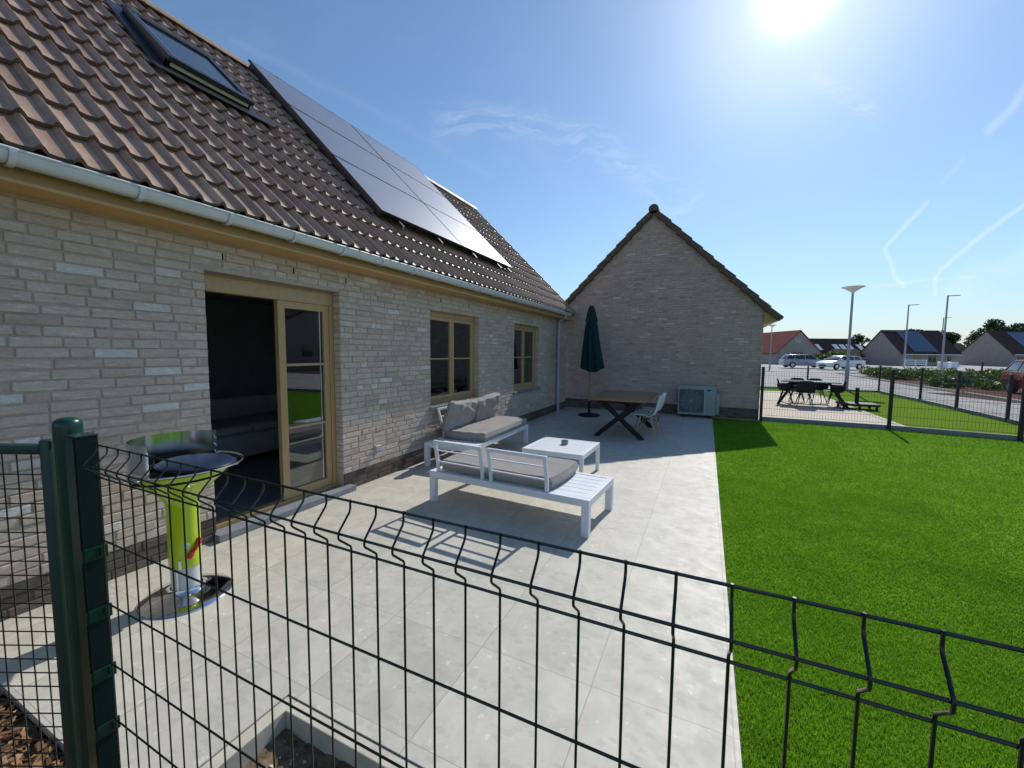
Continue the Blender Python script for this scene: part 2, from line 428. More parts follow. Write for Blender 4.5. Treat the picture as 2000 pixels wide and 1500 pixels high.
class MB:
    def __init__(s): s.v = []; s.f = []
    def add(s, vs, fs):
        o = len(s.v); s.v += [tuple(map(float, q)) for q in vs]; s.f += [tuple(i + o for i in f) for f in fs]; return s
    def box(s, x0, x1, y0, y1, z0, z1):
        return s.add([(x0, y0, z0), (x1, y0, z0), (x1, y1, z0), (x0, y1, z0), (x0, y0, z1), (x1, y0, z1), (x1, y1, z1), (x0, y1, z1)],
                     [(0, 3, 2, 1), (4, 5, 6, 7), (0, 1, 5, 4), (1, 2, 6, 5), (2, 3, 7, 6), (3, 0, 4, 7)])
    def obox(s, a, b, wx, wz, side=None):
        """bar from a to b, width wx along side vector, wz along the third"""
        a = Vector(a); b = Vector(b); d = (b - a).normalized()
        u = Vector(side) if side else (d.cross(Vector((0, 0, 1))) if abs(d.z) < .95 else Vector((1, 0, 0)))
        u = (u - d * u.dot(d)).normalized(); w_ = d.cross(u)
        vs = []
        for p in (a, b):
            for su, sw in ((-1, -1), (1, -1), (1, 1), (-1, 1)): vs.append(p + u * su * wx / 2 + w_ * sw * wz / 2)
        return s.add(vs, [(0, 3, 2, 1), (4, 5, 6, 7), (0, 1, 5, 4), (1, 2, 6, 5), (2, 3, 7, 6), (3, 0, 4, 7)])
    def tube(s, pts, r, n=8, r2=None, caps=True, closed=False):
        pts = [Vector(p) for p in pts]; m_ = len(pts); o = len(s.v); prev = None
        for i, p in enumerate(pts):
            if closed: d = (pts[(i + 1) % m_] - pts[i - 1]).normalized()
            else: d = (pts[min(i + 1, m_ - 1)] - pts[max(i - 1, 0)]).normalized()
            if prev is None: u = d.cross(Vector((0, 0, 1))) if abs(d.z) < .9 else d.cross(Vector((1, 0, 0)))
            else: u = prev - d * prev.dot(d)
            u.normalize(); prev = u; v = d.cross(u)
            rr = r if r2 is None else r + (r2 - r) * i / (m_ - 1)
            for k in range(n):
                a = 2 * PI * k / n; s.v.append(tuple(p + (u * math.cos(a) + v * math.sin(a)) * rr))
        for i in range(m_ if closed else m_ - 1):
            j = (i + 1) % m_
            for k in range(n):
                k2 = (k + 1) % n; s.f.append((o + i * n + k, o + i * n + k2, o + j * n + k2, o + j * n + k))
        if caps and not closed:
            s.f.append(tuple(o + k for k in range(n))[::-1]); s.f.append(tuple(o + (m_ - 1) * n + k for k in range(n)))
        return s
    def lathe(s, c, prof, n=32, a0=0, a1=2 * PI, mod=None):
        o = len(s.v); full = abs(a1 - a0 - 2 * PI) < 1e-6; m_ = n if full else n + 1
        for (r, z) in prof:
            for k in range(m_):
                a = a0 + (a1 - a0) * k / n; rr = r * (mod(a, z) if mod else 1)
                s.v.append((c[0] + rr * math.cos(a), c[1] + rr * math.sin(a), c[2] + z))
        for i in range(len(prof) - 1):
            for k in range(n):
                k2 = (k + 1) % m_; s.f.append((o + i * m_ + k, o + i * m_ + k2, o + (i + 1) * m_ + k2, o + (i + 1) * m_ + k))
        return s
    def prism(s, poly, ax, t0, t1):
        """poly = 2D points in the plane normal to axis ax"""
        n = len(poly)
        def mk(p, t):
            q = [0, 0, 0]; o = [k for k in range(3) if k != ax]; q[o[0]] = p[0]; q[o[1]] = p[1]; q[ax] = t; return q
        vs = [mk(p, t0) for p in poly] + [mk(p, t1) for p in poly]
        return s.add(vs, [tuple(range(n))[::-1], tuple(range(n, 2 * n))] + [(i, (i + 1) % n, n + (i + 1) % n, n + i) for i in range(n)])
    def xf(s, M):
        s.v = [tuple(M @ Vector(q)) for q in s.v]; return s
    def build(s, name, material, parent=None, smooth=False, bevel=0, segs=2, recalc=True, label=None, local=False):
        me = bpy.data.meshes.new(name)
        off = Vector((0, 0, 0)) if local else wloc(parent)
        me.from_pydata([(q[0] - off[0], q[1] - off[1], q[2] - off[2]) for q in s.v], [], s.f)
        me.materials.append(material)
        if recalc:
            import bmesh
            bm = bmesh.new(); bm.from_mesh(me); bmesh.ops.recalc_face_normals(bm, faces=bm.faces)
            if bevel: bmesh.ops.bevel(bm, geom=[e for e in bm.edges if len(e.link_faces) == 2 and e.calc_face_angle(0) > .5], offset=bevel, segments=segs, affect='EDGES', profile=.5, clamp_overlap=True)
            bm.to_mesh(me); bm.free()
        if smooth:
            me.polygons.foreach_set('use_smooth', [True] * len(me.polygons))
            try: me.set_sharp_from_angle(angle=R_(38))
            except Exception: pass
        o = bpy.data.objects.new(name, me); col.objects.link(o)
        if parent: o.parent = parent
        if label: o['label'] = label
        return o


def wloc(o):
    v = Vector((0, 0, 0))
    while o is not None: v += o.location; o = o.parent
    return v


def thing(name, label, cat, loc=(0, 0, 0), group=None, rz=0):
    o = bpy.data.objects.new(name, None); o.empty_display_size = .2; col.objects.link(o); o.location = loc; o.rotation_euler = (0, 0, rz)
    o['label'] = label; o['category'] = cat
    if group: o['group'] = group
    return o


def tag(o, label=None, cat=None, group=None, kind=None):
    for k, v in (('label', label), ('category', cat), ('group', group), ('kind', kind)):
        if v: o[k] = v
    return o


def copy_tree(o, parent=None):
    c = o.copy(); col.objects.link(c)
    c.parent = parent
    for ch in [q for q in o.children]: copy_tree(ch, c)
    return c


def struct(o): o['kind'] = 'structure'; return o

# ================================================================== ground, terrace, lawns, road
XW = -3.67      # house wall face
YGAB = 11.56    # neighbouring gable face
g = MB(); g.add([(-600, -300, -.35), (600, -300, -.35), (600, 1500, -.35), (-600, 1500, -.35)], [(0, 1, 2, 3)])
struct(g.build('ground', M_ground, recalc=False))
# terrace slab with a cut-out for the planting bed
t = MB()
for x0, x1, y0, y1 in ((XW + .0, -1.70, .62, 1.18), (XW, .19, 1.18, 11.56)):
    t.box(x0, x1, y0, y1, -.04, 0)
struct(t.build('terrace', M_terrace))
k = MB()
k.box(-1.698, -1.638, .30, 1.178, -.13, -.006); k.box(-1.638, .25, 1.118, 1.178, -.13, -.006)
struct(k.build('bed_kerb', M_kerb, bevel=.004))


def grid(x0, x1, y0, y1, z, nx, ny, amp, seed):
    mb = MB(); r = random.Random(seed)
    hs = {}
    from mathutils import noise as mn
    for j in range(ny + 1):
        for i in range(nx + 1):
            x = x0 + (x1 - x0) * i / nx; y = y0 + (y1 - y0) * j / ny
            h = amp * (mn.noise(Vector((x * 4, y * 4, seed))) + .6 * mn.noise(Vector((x * 11, y * 11, seed))) + .35 * mn.noise(Vector((x * 31, y * 31, seed))))
            mb.v.append((x, y, z + h))
    for j in range(ny):
        for i in range(nx):
            a = j * (nx + 1) + i; mb.f.append((a, a + 1, a + nx + 2, a + nx + 1))
    return mb


struct(grid(-1.75, 3.0, -.6, 1.15, -.105, 190, 70, .035, 3).build('bed_soil', M_soil, smooth=True))
struct(grid(-4.5, -1.72, -2.2, .62, -.06, 90, 90, .015, 5).build('mulch_bed_soil', M_soil, smooth=True))
# bark chips lying on that soil
mb = MB(); r = random.Random(11)
for i in range(5200):
    x = r.uniform(-3.9, -1.75); y = r.uniform(-.6, .60); z = -.045 + r.uniform(0, .028)
    L = r.uniform(.010, .032); W = L * r.uniform(.22, .5); a = r.uniform(0, PI); tz = r.uniform(-.45, .45); T = .003
    M = Matrix.Translation((x, y, z)) @ Matrix.Rotation(a, 4, 'Z') @ Matrix.Rotation(tz, 4, 'Y') @ Matrix.Rotation(r.uniform(-.5, .5), 4, 'X')
    q = MB(); q.box(-L, L, -W, W, -T, T); q.xf(M); mb.add(q.v, q.f)
tag(mb.build('bark_chips', M_mulch, recalc=False), 'reddish brown bark chips scattered behind the gate', kind='stuff')
mb = MB(); r = random.Random(12)
for i in range(420):
    x = r.uniform(-1.6, .3); y = r.uniform(.35, 1.1); s_ = r.uniform(.004, .013)
    q = MB(); q.lathe((0, 0, 0), [(0.001, -s_ * .6), (s_, 0), (0.001, s_ * .6)], 6); q.xf(Matrix.Translation((x, y, -.095)) @ Matrix.Rotation(r.uniform(0, 3), 4, 'X')); mb.add(q.v, q.f)
tag(mb.build('pebbles', M_kerb, recalc=False), 'small pale stones lying in the soil bed', kind='stuff')
# lawn base and blades of artificial turf
lw = MB(); lw.box(.194, 9.2, .9995, 11.50, -.03, -.014)
struct(lw.build('lawn', M_lawn))
lw = MB(); lw.box(.194, 9.2, -2.5, 1.0, -.03, -.014)
struct(lw.build('lawn_near', M_lawn))


def blades(name, regions, material, seed):
    rs = np.random.RandomState(seed); X = []; Y = []; Hh = []; Wd = []
    for x0, x1, y0, y1, n, h, wd in regions:
        X.append(rs.uniform(x0, x1, n)); Y.append(rs.uniform(y0, y1, n)); Hh.append(rs.uniform(.6, 1.15, n) * h); Wd.append(np.full(n, wd) * rs.uniform(.7, 1.3, n))
    X = np.concatenate(X); Y = np.concatenate(Y); Hh = np.concatenate(Hh); Wd = np.concatenate(Wd); n = len(X)
    a = rs.uniform(0, 2 * PI, n); lean = rs.uniform(.15, .95, n); la = rs.uniform(0, 2 * PI, n)
    dx, dy = np.cos(a) * Wd / 2, np.sin(a) * Wd / 2
    lx, ly = np.cos(la) * lean * Hh, np.sin(la) * lean * Hh
    z0 = -.016
    V = np.empty((n, 5, 3), np.float32)
    V[:, 0] = np.stack([X - dx, Y - dy, np.full(n, z0)], 1); V[:, 1] = np.stack([X + dx, Y + dy, np.full(n, z0)], 1)
    V[:, 2] = np.stack([X + dx * .8 + lx * .35, Y + dy * .8 + ly * .35, z0 + Hh * .6], 1)
    V[:, 3] = np.stack([X - dx * .8 + lx * .35, Y - dy * .8 + ly * .35, z0 + Hh * .6], 1)
    V[:, 4] = np.stack([X + lx, Y + ly, z0 + Hh * np.sqrt(np.maximum(.1, 1 - lean ** 2 * .6))], 1)
    me = bpy.data.meshes.new(name)
    me.vertices.add(n * 5); me.vertices.foreach_set('co', V.ravel())
    base = (np.arange(n) * 5)[:, None]
    loops = np.concatenate([base + np.array([[0, 1, 2, 3]]), base + np.array([[3, 2, 4]])], 1).ravel()
    me.loops.add(n * 7); me.loops.foreach_set('vertex_index', loops.astype(np.int32))
    st = np.stack([np.arange(n) * 7, np.arange(n) * 7 + 4], 1).ravel()
    me.polygons.add(n * 2); me.polygons.foreach_set('loop_start', st.astype(np.int32))
    me.update(calc_edges=True); me.validate()
    me.materials.append(material); o = bpy.data.objects.new(name, me); col.objects.link(o); return o


tag(blades('artificial_grass', [(.197, 1.6, .9, 3.2, 105000, .023, .0026), (1.6, 3.6, .9, 4.2, 95000, .024, .0036), (.197, 2.2, 3.2, 6.0, 90000, .023, .0042), (2.2, 6.5, 3.6, 7.5, 90000, .024, .0065), (.197, 2.2, 6.0, 11.4, 60000, .024, .0075), (2.2, 8.5, 7.5, 11.4, 60000, .025, .010), (3.6, 6, 2.0, 4.2, 26000, .024, .005)], M_blade, 5),
    'bright green artificial turf beside the terrace', kind='stuff')
# neighbour's garden: pavers, lawn, kerbs, road
pv = MB(); pv.add([(1.22, 11.62, -.02), (4.05, 11.62, -.02), (4.2, 21.4, -.02), (1.22, 21.2, -.02)], [(0, 1, 2, 3)])
struct(pv.build('neighbour_terrace', M_pave, recalc=False))
l2 = MB(); l2.add([(1.0, 21.0, -.03), (4.0, 11.62, -.03), (7.0, 11.62, -.03), (6.95, 23.4, -.03), (1.0, 22.6, -.03), (4.05, 11.62, -.03)], [(1, 2, 3, 4, 0)])
struct(l2.build('neighbour_lawn', M_lawn2, recalc=False))
ke = MB(); ke.box(4.05, 4.2, 11.62, 21.3, -.06, -.010); ke.box(.9, 7.1, 23.45, 23.75, -.1, .03)
struct(ke.build('kerb', M_kerb, bevel=.01))
rd = MB(); rd.add([(-12, 23.7, -.05), (60, 23.7, -.05), (90, 95, .15), (-40, 95, .15)], [(0, 1, 2, 3)]); rd.add([(6.99, 9, -.046), (60, 9, -.046), (60, 23.7, -.046), (6.99, 23.7, -.046)], [(0, 1, 2, 3)])
rd.add([(9.2, -30, -.054), (60, -30, -.054), (60, 9, -.054), (9.2, 9, -.054)], [(0, 1, 2, 3)])
struct(rd.build('road', M_road, recalc=False))
kb = MB(); kb.obox((10.15, 20.0, 0), (10.15, 44, .02), .14, .10); kb.obox((10.15, 44, .02), (24, 56, .05), .14, .1)
struct(kb.build('island_kerb', M_kerb, bevel=.01))
isl_ = MB(); isl_.add([(10.2, 20, -.02), (60, 20, -.02), (60, 57, .08), (24, 56, .05), (10.2, 44, 0)], [(0, 1, 2, 3, 4)])
struct(isl_.build('planted_island', M_redmulch, recalc=False))
dr = MB()
for q in ([(8.9, 24.4, -.035), (10.0, 20.5, -.035), (10.15, 24.5, -.035)],):
    dr.add(q, [(0, 1, 2)])
struct(dr.build('bare_strip', M_redmulch, recalc=False))

# ================================================================== bricks
CH, BL = .067, .235


def bricks(mb, a0, a1, z0, z1, emit, holes=(), seed=1, clip=None, joint=.011, jit=.0022, ch=CH):
    """random-bond bricks over [a0,a1]x[z0,z1]; emit(mb, a, b, zlo, zhi, d)"""
    r = random.Random(seed); nrow = int(math.ceil((z1 - z0) / ch - 1e-6))
    for i in range(nrow):
        lo = z0 + i * ch; hi = min(lo + ch - joint, z1)
        if hi - lo < .012: continue
        spans = [(a0, a1)]
        for (h0, h1, hz0, hz1) in holes:
            if hz0 < (lo + hi) / 2 < hz1:
                nx = []
                for (p, q) in spans:
                    if h1 <= p or h0 >= q: nx.append((p, q)); continue
                    if h0 > p: nx.append((p, h0))
                    if h1 < q: nx.append((h1, q))
                spans = nx
        if clip:
            c0, c1 = clip((lo + hi) / 2); spans = [(max(p, c0), min(q, c1)) for p, q in spans if min(q, c1) - max(p, c0) > .02]
        for (p, q) in spans:
            x = p - (r.uniform(0, BL) if p == a0 else (.0 if i % 2 else BL / 2))
            while x < q:
                L = r.choices((BL, .115, .165), (.72, .2, .08))[0] * r.uniform(.96, 1.03); s0 = max(x, p); s1 = min(x + L - joint, q)
                if q - s1 < .035: s1 = q; L = q - x + joint
                if s1 - s0 > .012:
                    emit(mb, s0, s1, lo + r.uniform(-jit, jit), hi + r.uniform(-jit, jit), r.uniform(-.0028, .0028))
                x += L


def slab(mb, fr, a, b, z0, z1, d):
    """brick: front face chamfered. fr(a, depth_out, z) -> xyz"""
    c = .004
    vs = [fr(a, 0, z0), fr(b, 0, z0), fr(b, 0, z1), fr(a, 0, z1), fr(a, .005 + d, z0), fr(b, .005 + d, z0), fr(b, .005 + d, z1), fr(a, .005 + d, z1),
          fr(a + c, .0085 + d, z0 + c), fr(b - c, .0085 + d, z0 + c), fr(b - c, .0085 + d, z1 - c), fr(a + c, .0085 + d, z1 - c)]
    mb.add(vs, [(0, 1, 5, 4), (1, 2, 6, 5), (2, 3, 7, 6), (3, 0, 4, 7), (4, 5, 9, 8), (5, 6, 10, 9), (6, 7, 11, 10), (7, 4, 8, 11), (8, 9, 10, 11)])


# ================================================================== main house
H0, H1 = -2.6, 11.36           # house extent in Y
EZ = 2.49                      # wall top at the eaves
house = thing('brick_house', 'long pale brick house with brown tiled roof, solar panels and open sliding door', 'house', (XW, 4, 0))
OPEN = {'door': (1.96, 3.31, 0.0, 2.24), 'w1': (4.94, 6.37, .78, 2.21), 'w2': (7.84, 9.26, .76, 2.21)}
XM = XW - .008                 # mortar plane; bricks stand proud to XW
wall = MB(); XB = XM - .30
ys = [H0] + [v for o in OPEN.values() for v in o[:2]] + [H1]
for a, b in zip(ys[0::2], ys[1::2]): wall.box(XB, XM, a, b, -.2, EZ + .04)
for (a, b, z0, z1) in OPEN.values():
    wall.box(XB, XM, a, b, z1, EZ + .04)
    if z0 > .1: wall.box(XB, XM, a, b, -.2, z0)
fr = lambda a, d, z: (XM + d, a, z)
PL = .201
holes = [(a, b, z0, z1) for (a, b, z0, z1) in OPEN.values()]
mb = MB(); bricks(mb, H0, H1, PL, EZ, lambda m_, a, b, z0, z1, d: slab(m_, fr, a, b, z0, z1, d), holes, seed=21)
# reveals (jambs facing the camera)
for (a, b, z0, z1) in OPEN.values():
    frj = lambda t, d, z, b=b: (XM - .095 + t, b - d + .0, z)
    n = int((z1 - max(z0, PL)) / CH)
    zz = max(z0, PL) if z0 < PL else PL + CH * math.ceil((z0 - PL) / CH)
    while zz < z1 - .02:
        slab(mb, frj, 0, .10, zz, min(zz + CH - .011, z1), rnd.uniform(-.001, .001)); zz += CH
wl = wall.build('wall', M_mortar, house)
mb.build('brickwork', M_brick, wl, recalc=False)
for pa_, pb_ in ((H0, OPEN['door'][0]), (OPEN['door'][1], H1)):
    mb = MB(); bricks(mb, pa_, pb_, 0, PL - .006, lambda m_, a, b, z0, z1, d: slab(m_, fr, a, b, z0, z1, d), (), seed=5)
    mb.box(XM, XM + .0025, pa_, pb_, 0, PL - .008); mb.build('plinth', M_bdark, house, recalc=False)
# interior shell
mb = MB()
mb.box(XB - 5.2, XB - 5.0, H0, H1, 0, 2.6); mb.box(XB - 5.0, XB, H0, H0 + .1, 0, 2.6); mb.box(XB - 5.0, XB, 10.9, 11.0, 0, 2.6)
mb.box(XB - 5.0, XB, 7.2, 7.3, 0, 2.6); mb.box(XB - 5.2, XM, H0, H1, 2.60, 2.66)
mb.box(-5.35, -5.1, 2.05, 2.55, .0, 2.6)
mb.build('interior_wall', M_interior, house)
mb = MB(); mb.box(XB - 5.0, XB - .001, H0, H1, -.02, .02); mb.box(XB, XM - .03, 1.96, 3.31, -.02, .02); mb.build('interior_floor', M_floorin, house)
# weep slots above the door and window
for y in (.55, 2.1, 2.75, 3.39, 5.2, 6.0):
    mb = MB(); mb.box(XM + .004, XW + .006, y, y + .010, 2.345, 2.395); mb.build('weep_slot', M_black, house)
# sliding door
a, b, z0, z1 = OPEN['door']; XF = XM - .10
door = MB(); door.box(XF - .09, XF, a, b, z1 - .15, z1 - .02); door.box(XF - .09, XF, b - .055, b, .06, z1 - .15); door.box(XF - .09, XF, a, a + .035, .06, z1 - .15)
door.box(XF - .09, XF + .01, a, b, .02, .085); door.box(XF - .09, XF - .005, a, b, z1 - .02, z1 + 0)
do = door.build('sliding_door', M_frame, house, bevel=.004)
s_ = MB(); c0, c1, st = 2.66, b - .058, .075; zb, zt = .088, z1 - .152; XS = XF - .012
s_.box(XS - .055, XS, c0, c0 + st, zb, zt); s_.box(XS - .055, XS, c1 - st + .01, c1, zb, zt); s_.box(XS - .055, XS, c0 + st, c1 - st + .01, zb, zb + .085); s_.box(XS - .055, XS, c0 + st, c1 - st + .01, zt - .07, zt)
s_.box(XS - .045, XS + .003, c0 + st, c1 - st + .01, 1.44, 1.465); s_.box(XS - .045, XS + .003, c0 + st, c1 - st + .01, .80, .825)
so_ = s_.build('door_leaf', M_frame, do, bevel=.003)
p_ = MB(); p_.box(XS - .03, XS - .024, c0 + st - .01, c1 - st + .02, zb + .08, zt - .06); p_.build('pane', M_glass, do)
q = MB(); q.box(XS - .035, XS - .020, c1 - st - .028, c1 - st - .020, zb + .085, zt - .07); q.build('spacer', M_alu, do)
q = MB(); q.box(XM - .05, XM + .10, a - .03, b + .09, .003, .062); q.build('door_sill', M_bluestone, house, bevel=.004)
q = MB(); q.box(XM - .09, XM - .01, a, b, z1 - .004, z1 + .012); q.build('lintel', M_bluestone, house)


def window(nm, a, b, z0, z1):
    XF = XM - .10; fw = .055; mid = (a + b) / 2
    f = MB(); f.box(XF - .08, XF, a, a + fw, z0, z1); f.box(XF - .08, XF, b - fw, b, z0, z1); f.box(XF - .08, XF, a + fw, b - fw, z1 - fw - .02, z1); f.box(XF - .08, XF, a + fw, b - fw, z0, z0 + fw + .02)
    fo = f.build('window', M_frame, house, bevel=.004)
    for (p, q) in ((a + fw + .003, mid - .003), (mid + .003, b - fw - .003)):
        s = MB(); sw = .055; X1 = XF + .006; lo, hi = z0 + fw + .023, z1 - fw - .023
        s.box(X1 - .06, X1, p, p + sw, lo, hi); s.box(X1 - .06, X1, q - sw, q, lo, hi); s.box(X1 - .06, X1, p + sw, q - sw, lo, lo + sw); s.box(X1 - .06, X1, p + sw, q - sw, hi - sw, hi)
        s.box(X1 - .045, X1 - .012, p + sw, q - sw, 1.475, 1.497)
        s.build('sash', M_frame, fo, bevel=.003)
        g_ = MB(); g_.box(X1 - .032, X1 - .026, p + sw - .01, q - sw + .01, lo + sw - .01, hi - sw + .01); g_.build('pane', M_glass, fo)
    s = MB(); s.box(XM - .09, XM + .045, a - .04, b + .04, z0 - .055, z0 - .002); s.build('window_sill', M_bluestone, fo, bevel=.004)
    s = MB(); s.obox((XF + .012, mid - .02, z0 + .62), (XF + .03, mid - .02, z0 + .56), .012, .012); s.build('window_handle', M_alu, fo)


window('w1', *OPEN['w1']); window('w2', *OPEN['w2'])
# socket on the wall, cable loop
q = MB(); q.box(XW - .004, XW + .045, 3.78, 3.87, .36, .43); q.build('outdoor_socket', M_pvc, house, bevel=.006)
q = MB(); q.tube([(XW + .006, 3.80 + .05 * math.sin(t), 2.02 - .11 * t / 2) for t in [i * .25 for i in range(13)]], .003, 5); q.build('cable', M_pvc, house)
# soffit, fascia, gutter, downpipe
GX, GZ, GR = -3.455, 2.655, .066
q = MB(); q.box(XM - .02, GX + .03, H0, H1, 2.492, 2.51); q.build('soffit', M_tanwood, house)
q = MB(); q.box(GX - .09, GX - .07, H0, H1, 2.511, 2.66); q.build('fascia', M_tanwood, house, bevel=.002)
n = 14; sec = [(GX + GR * math.cos(PI + PI * i / n), GZ + GR * math.sin(PI + PI * i / n)) for i in range(n + 1)]
secin = [(GX + (GR - .004) * math.cos(PI + PI * i / n), GZ + (GR - .004) * math.sin(PI + PI * i / n)) for i in range(n + 1)]
q = MB(); q.prism(sec + secin[::-1], 1, H0, 10.95); q.tube([(GX + GR + .004, H0, GZ + .003), (GX + GR + .004, 10.95, GZ + .003)], .0085, 8)
q.prism(sec, 1, 10.945, 10.952)
gut = q.build('gutter', M_zinc, house, smooth=True)
y = -2.45
while y < 10.9:
    q = MB(); R2 = GR + .006
    s1 = [(GX + R2 * math.cos(PI * 1.02 + PI * .98 * i / n), GZ + R2 * math.sin(PI * 1.02 + PI * .98 * i / n)) for i in range(n + 1)]
    s2 = [(GX + (R2 + .007) * math.cos(PI * 1.02 + PI * .98 * i / n), GZ + (R2 + .007) * math.sin(PI * 1.02 + PI * .98 * i / n)) for i in range(n + 1)]
    q.prism(s1 + s2[::-1], 1, y, y + .028); q.build('gutter_bracket', M_zinc, gut); y += .5575
q = MB(); q.tube([(GX, 10.62, GZ - GR + .01), (GX, 10.60, 2.53), (XW + .07, 10.52, 2.44), (XW + .07, 10.50, 2.36), (XW + .07, 10.50, .0)], .040, 14); q.build('downpipe', M_pvc, house, smooth=True)
for z in (.75, 1.9):
    q = MB(); q.tube([(XW + .07, 10.50, z), (XW + .07, 10.50, z + .03)], .046, 14); q.box(XW - .004, XW + .035, 10.49, 10.51, z, z + .03); q.build('pipe_clamp', M_pvc, house)

# roof tiles -------------------------------------------------------
PER, CO = .158, .358


def tile_prof(t):
    t = t % 1.0
    if t < .36: return .036 * math.sin(PI * t / .36) ** .85
    u = (t - .36) / .64
    return -.006 * math.sin(PI * u)


def tiles(mb, y0, y1, P0, S, L, seed=3, nseg=10, skip=None, thick=.027, lift=.036):
    """tiles on a slope: P0=(x,z) at the eave, S=unit slope (dx,dz), length L; run along Y"""
    S = Vector((S[0], 0, S[1])); Nn = Vector((-S.z, 0, S.x)); Nn = Nn if Nn.z > 0 else -Nn
    B0 = Vector((P0[0], 0, P0[1])); r = random.Random(seed)
    rows = int(round(L / CO)); nt = int((y1 - y0) / (2 * PER))
    for j in range(rows):
        for i in range(nt):
            ya = y0 + i * 2 * PER; s0 = j * CO - .03; s1 = (j + 1) * CO + .02
            if skip and skip(ya, ya + 2 * PER, s0, s1): continue
            dz = r.uniform(-.0025, .0025); ds = r.uniform(-.004, .004); o = len(mb.v); m_ = 2 * nseg + 1
            for (s, h, off) in ((s0 + ds, lift - thick, -1), (s0 + ds, lift, 0), (s0 + ds + .006, lift + .002, 0), ((s0 + s1) / 2, lift * .52 + .001, 0), (s1, .001, 0)):
                for k_ in range(m_):
                    t_ = k_ / nseg; yy = ya + t_ * PER * (1 - 1e-4)
                    hh = tile_prof(t_)
                    if off == -1: hh = hh * .9
                    mb.v.append(tuple(B0 + S * s + Nn * (h + hh + dz) + Vector((0, yy, 0))))
            for a_ in range(4):
                for k_ in range(m_ - 1):
                    q0 = o + a_ * m_ + k_; mb.f.append((q0, q0 + 1, q0 + m_ + 1, q0 + m_))


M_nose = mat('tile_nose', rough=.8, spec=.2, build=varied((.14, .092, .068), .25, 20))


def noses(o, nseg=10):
    """a darker colour on the end face at the foot of every tile"""
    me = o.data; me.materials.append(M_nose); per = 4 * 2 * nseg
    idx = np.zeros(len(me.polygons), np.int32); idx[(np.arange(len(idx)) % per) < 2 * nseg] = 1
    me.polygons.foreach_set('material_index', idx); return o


RP0 = (-3.435, 2.690); RS = (-.7071, .7071); RL = 4.62
SKY = (2.40, 3.42, 2.42, 3.86)
sk = lambda a, b, s0, s1: (a > SKY[0] - .25 and b < SKY[1] + .25 and s0 > SKY[2] - .10 and s1 < SKY[3] + .2)
mb = MB(); tiles(mb, H0 - .05, H1 - .02, RP0, RS, RL, skip=sk)
q = MB(); A0 = Vector((RP0[0], 0, RP0[1] - .03)); UPV = Vector((RS[0], 0, RS[1])); T1 = A0 + UPV * 4.66
q.prism([(A0.x, A0.z), (T1.x, T1.z), (2 * T1.x - A0.x, A0.z), (2 * T1.x - A0.x, A0.z - .05), (T1.x, T1.z - .12), (A0.x + .0, A0.z - .05)], 1, H0 + .02, H1 - .06)
roof = q.build('roof', M_tile_dk, house)
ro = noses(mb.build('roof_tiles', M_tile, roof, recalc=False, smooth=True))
mb = MB(); r = random.Random(2); y = H0
while y < H1:
    mb2 = MB(); n_ = 8; c = T1 + Vector((0, 0, .02)); rr = .115 + r.uniform(-.003, .003)
    pts = [(c.x + rr * math.cos(PI * i / n_), c.z + rr * .9 * math.sin(PI * i / n_) + r.uniform(0, .006)) for i in range(n_ + 1)]
    inn = [(c.x + (rr - .02) * math.cos(PI * i / n_), c.z + (rr - .02) * .9 * math.sin(PI * i / n_)) for i in range(n_ + 1)]
    mb.prism(pts + inn[::-1], 1, y, min(y + .41, H1)); y += .40
mb.build('ridge_tiles', M_tile, roof)
# verge edge tiles on the far end
q = MB(); s = 0
Nv = Vector((.7071, 0, .7071))
while s < RL - .1:
    a_ = Vector((RP0[0], H1 - .01, RP0[1])) + UPV * s; b_ = a_ + UPV * (CO + .03)
    kk = int(round(s / CO)) % 2; o_ = Vector((0, .004 * kk, 0)); q.obox(a_ + Nv * .045 + o_, b_ + Nv * .022 + o_, .03, .06, (0, 1, 0)); s += CO
q.build('verge_tiles', M_tile, roof)

# end wall of the house (closes the attic)
q = MB(); q.prism([(XM, 2.45), (XB - 5.2, 2.45), (T1.x, T1.z - .2)], 1, H1 - .33, H1 - .1); q.build('gable_wall', M_mortar, house)


def slope_pt(y, s, h): return A0 + UPV * s + Nv * (h + .03) + Vector((0, y, 0))


def slope_box(mb, y0, y1, s0, s1, h0, h1, h0b=None, h1b=None):
    h0b = h0 if h0b is None else h0b; h1b = h1 if h1b is None else h1b
    mb.add([slope_pt(y0, s0, h0), slope_pt(y1, s0, h0), slope_pt(y1, s1, h0b), slope_pt(y0, s1, h0b), slope_pt(y0, s0, h1), slope_pt(y1, s0, h1), slope_pt(y1, s1, h1b), slope_pt(y0, s1, h1b)],
           [(0, 3, 2, 1), (4, 5, 6, 7), (0, 1, 5, 4), (1, 2, 6, 5), (2, 3, 7, 6), (3, 0, 4, 7)])
    return mb


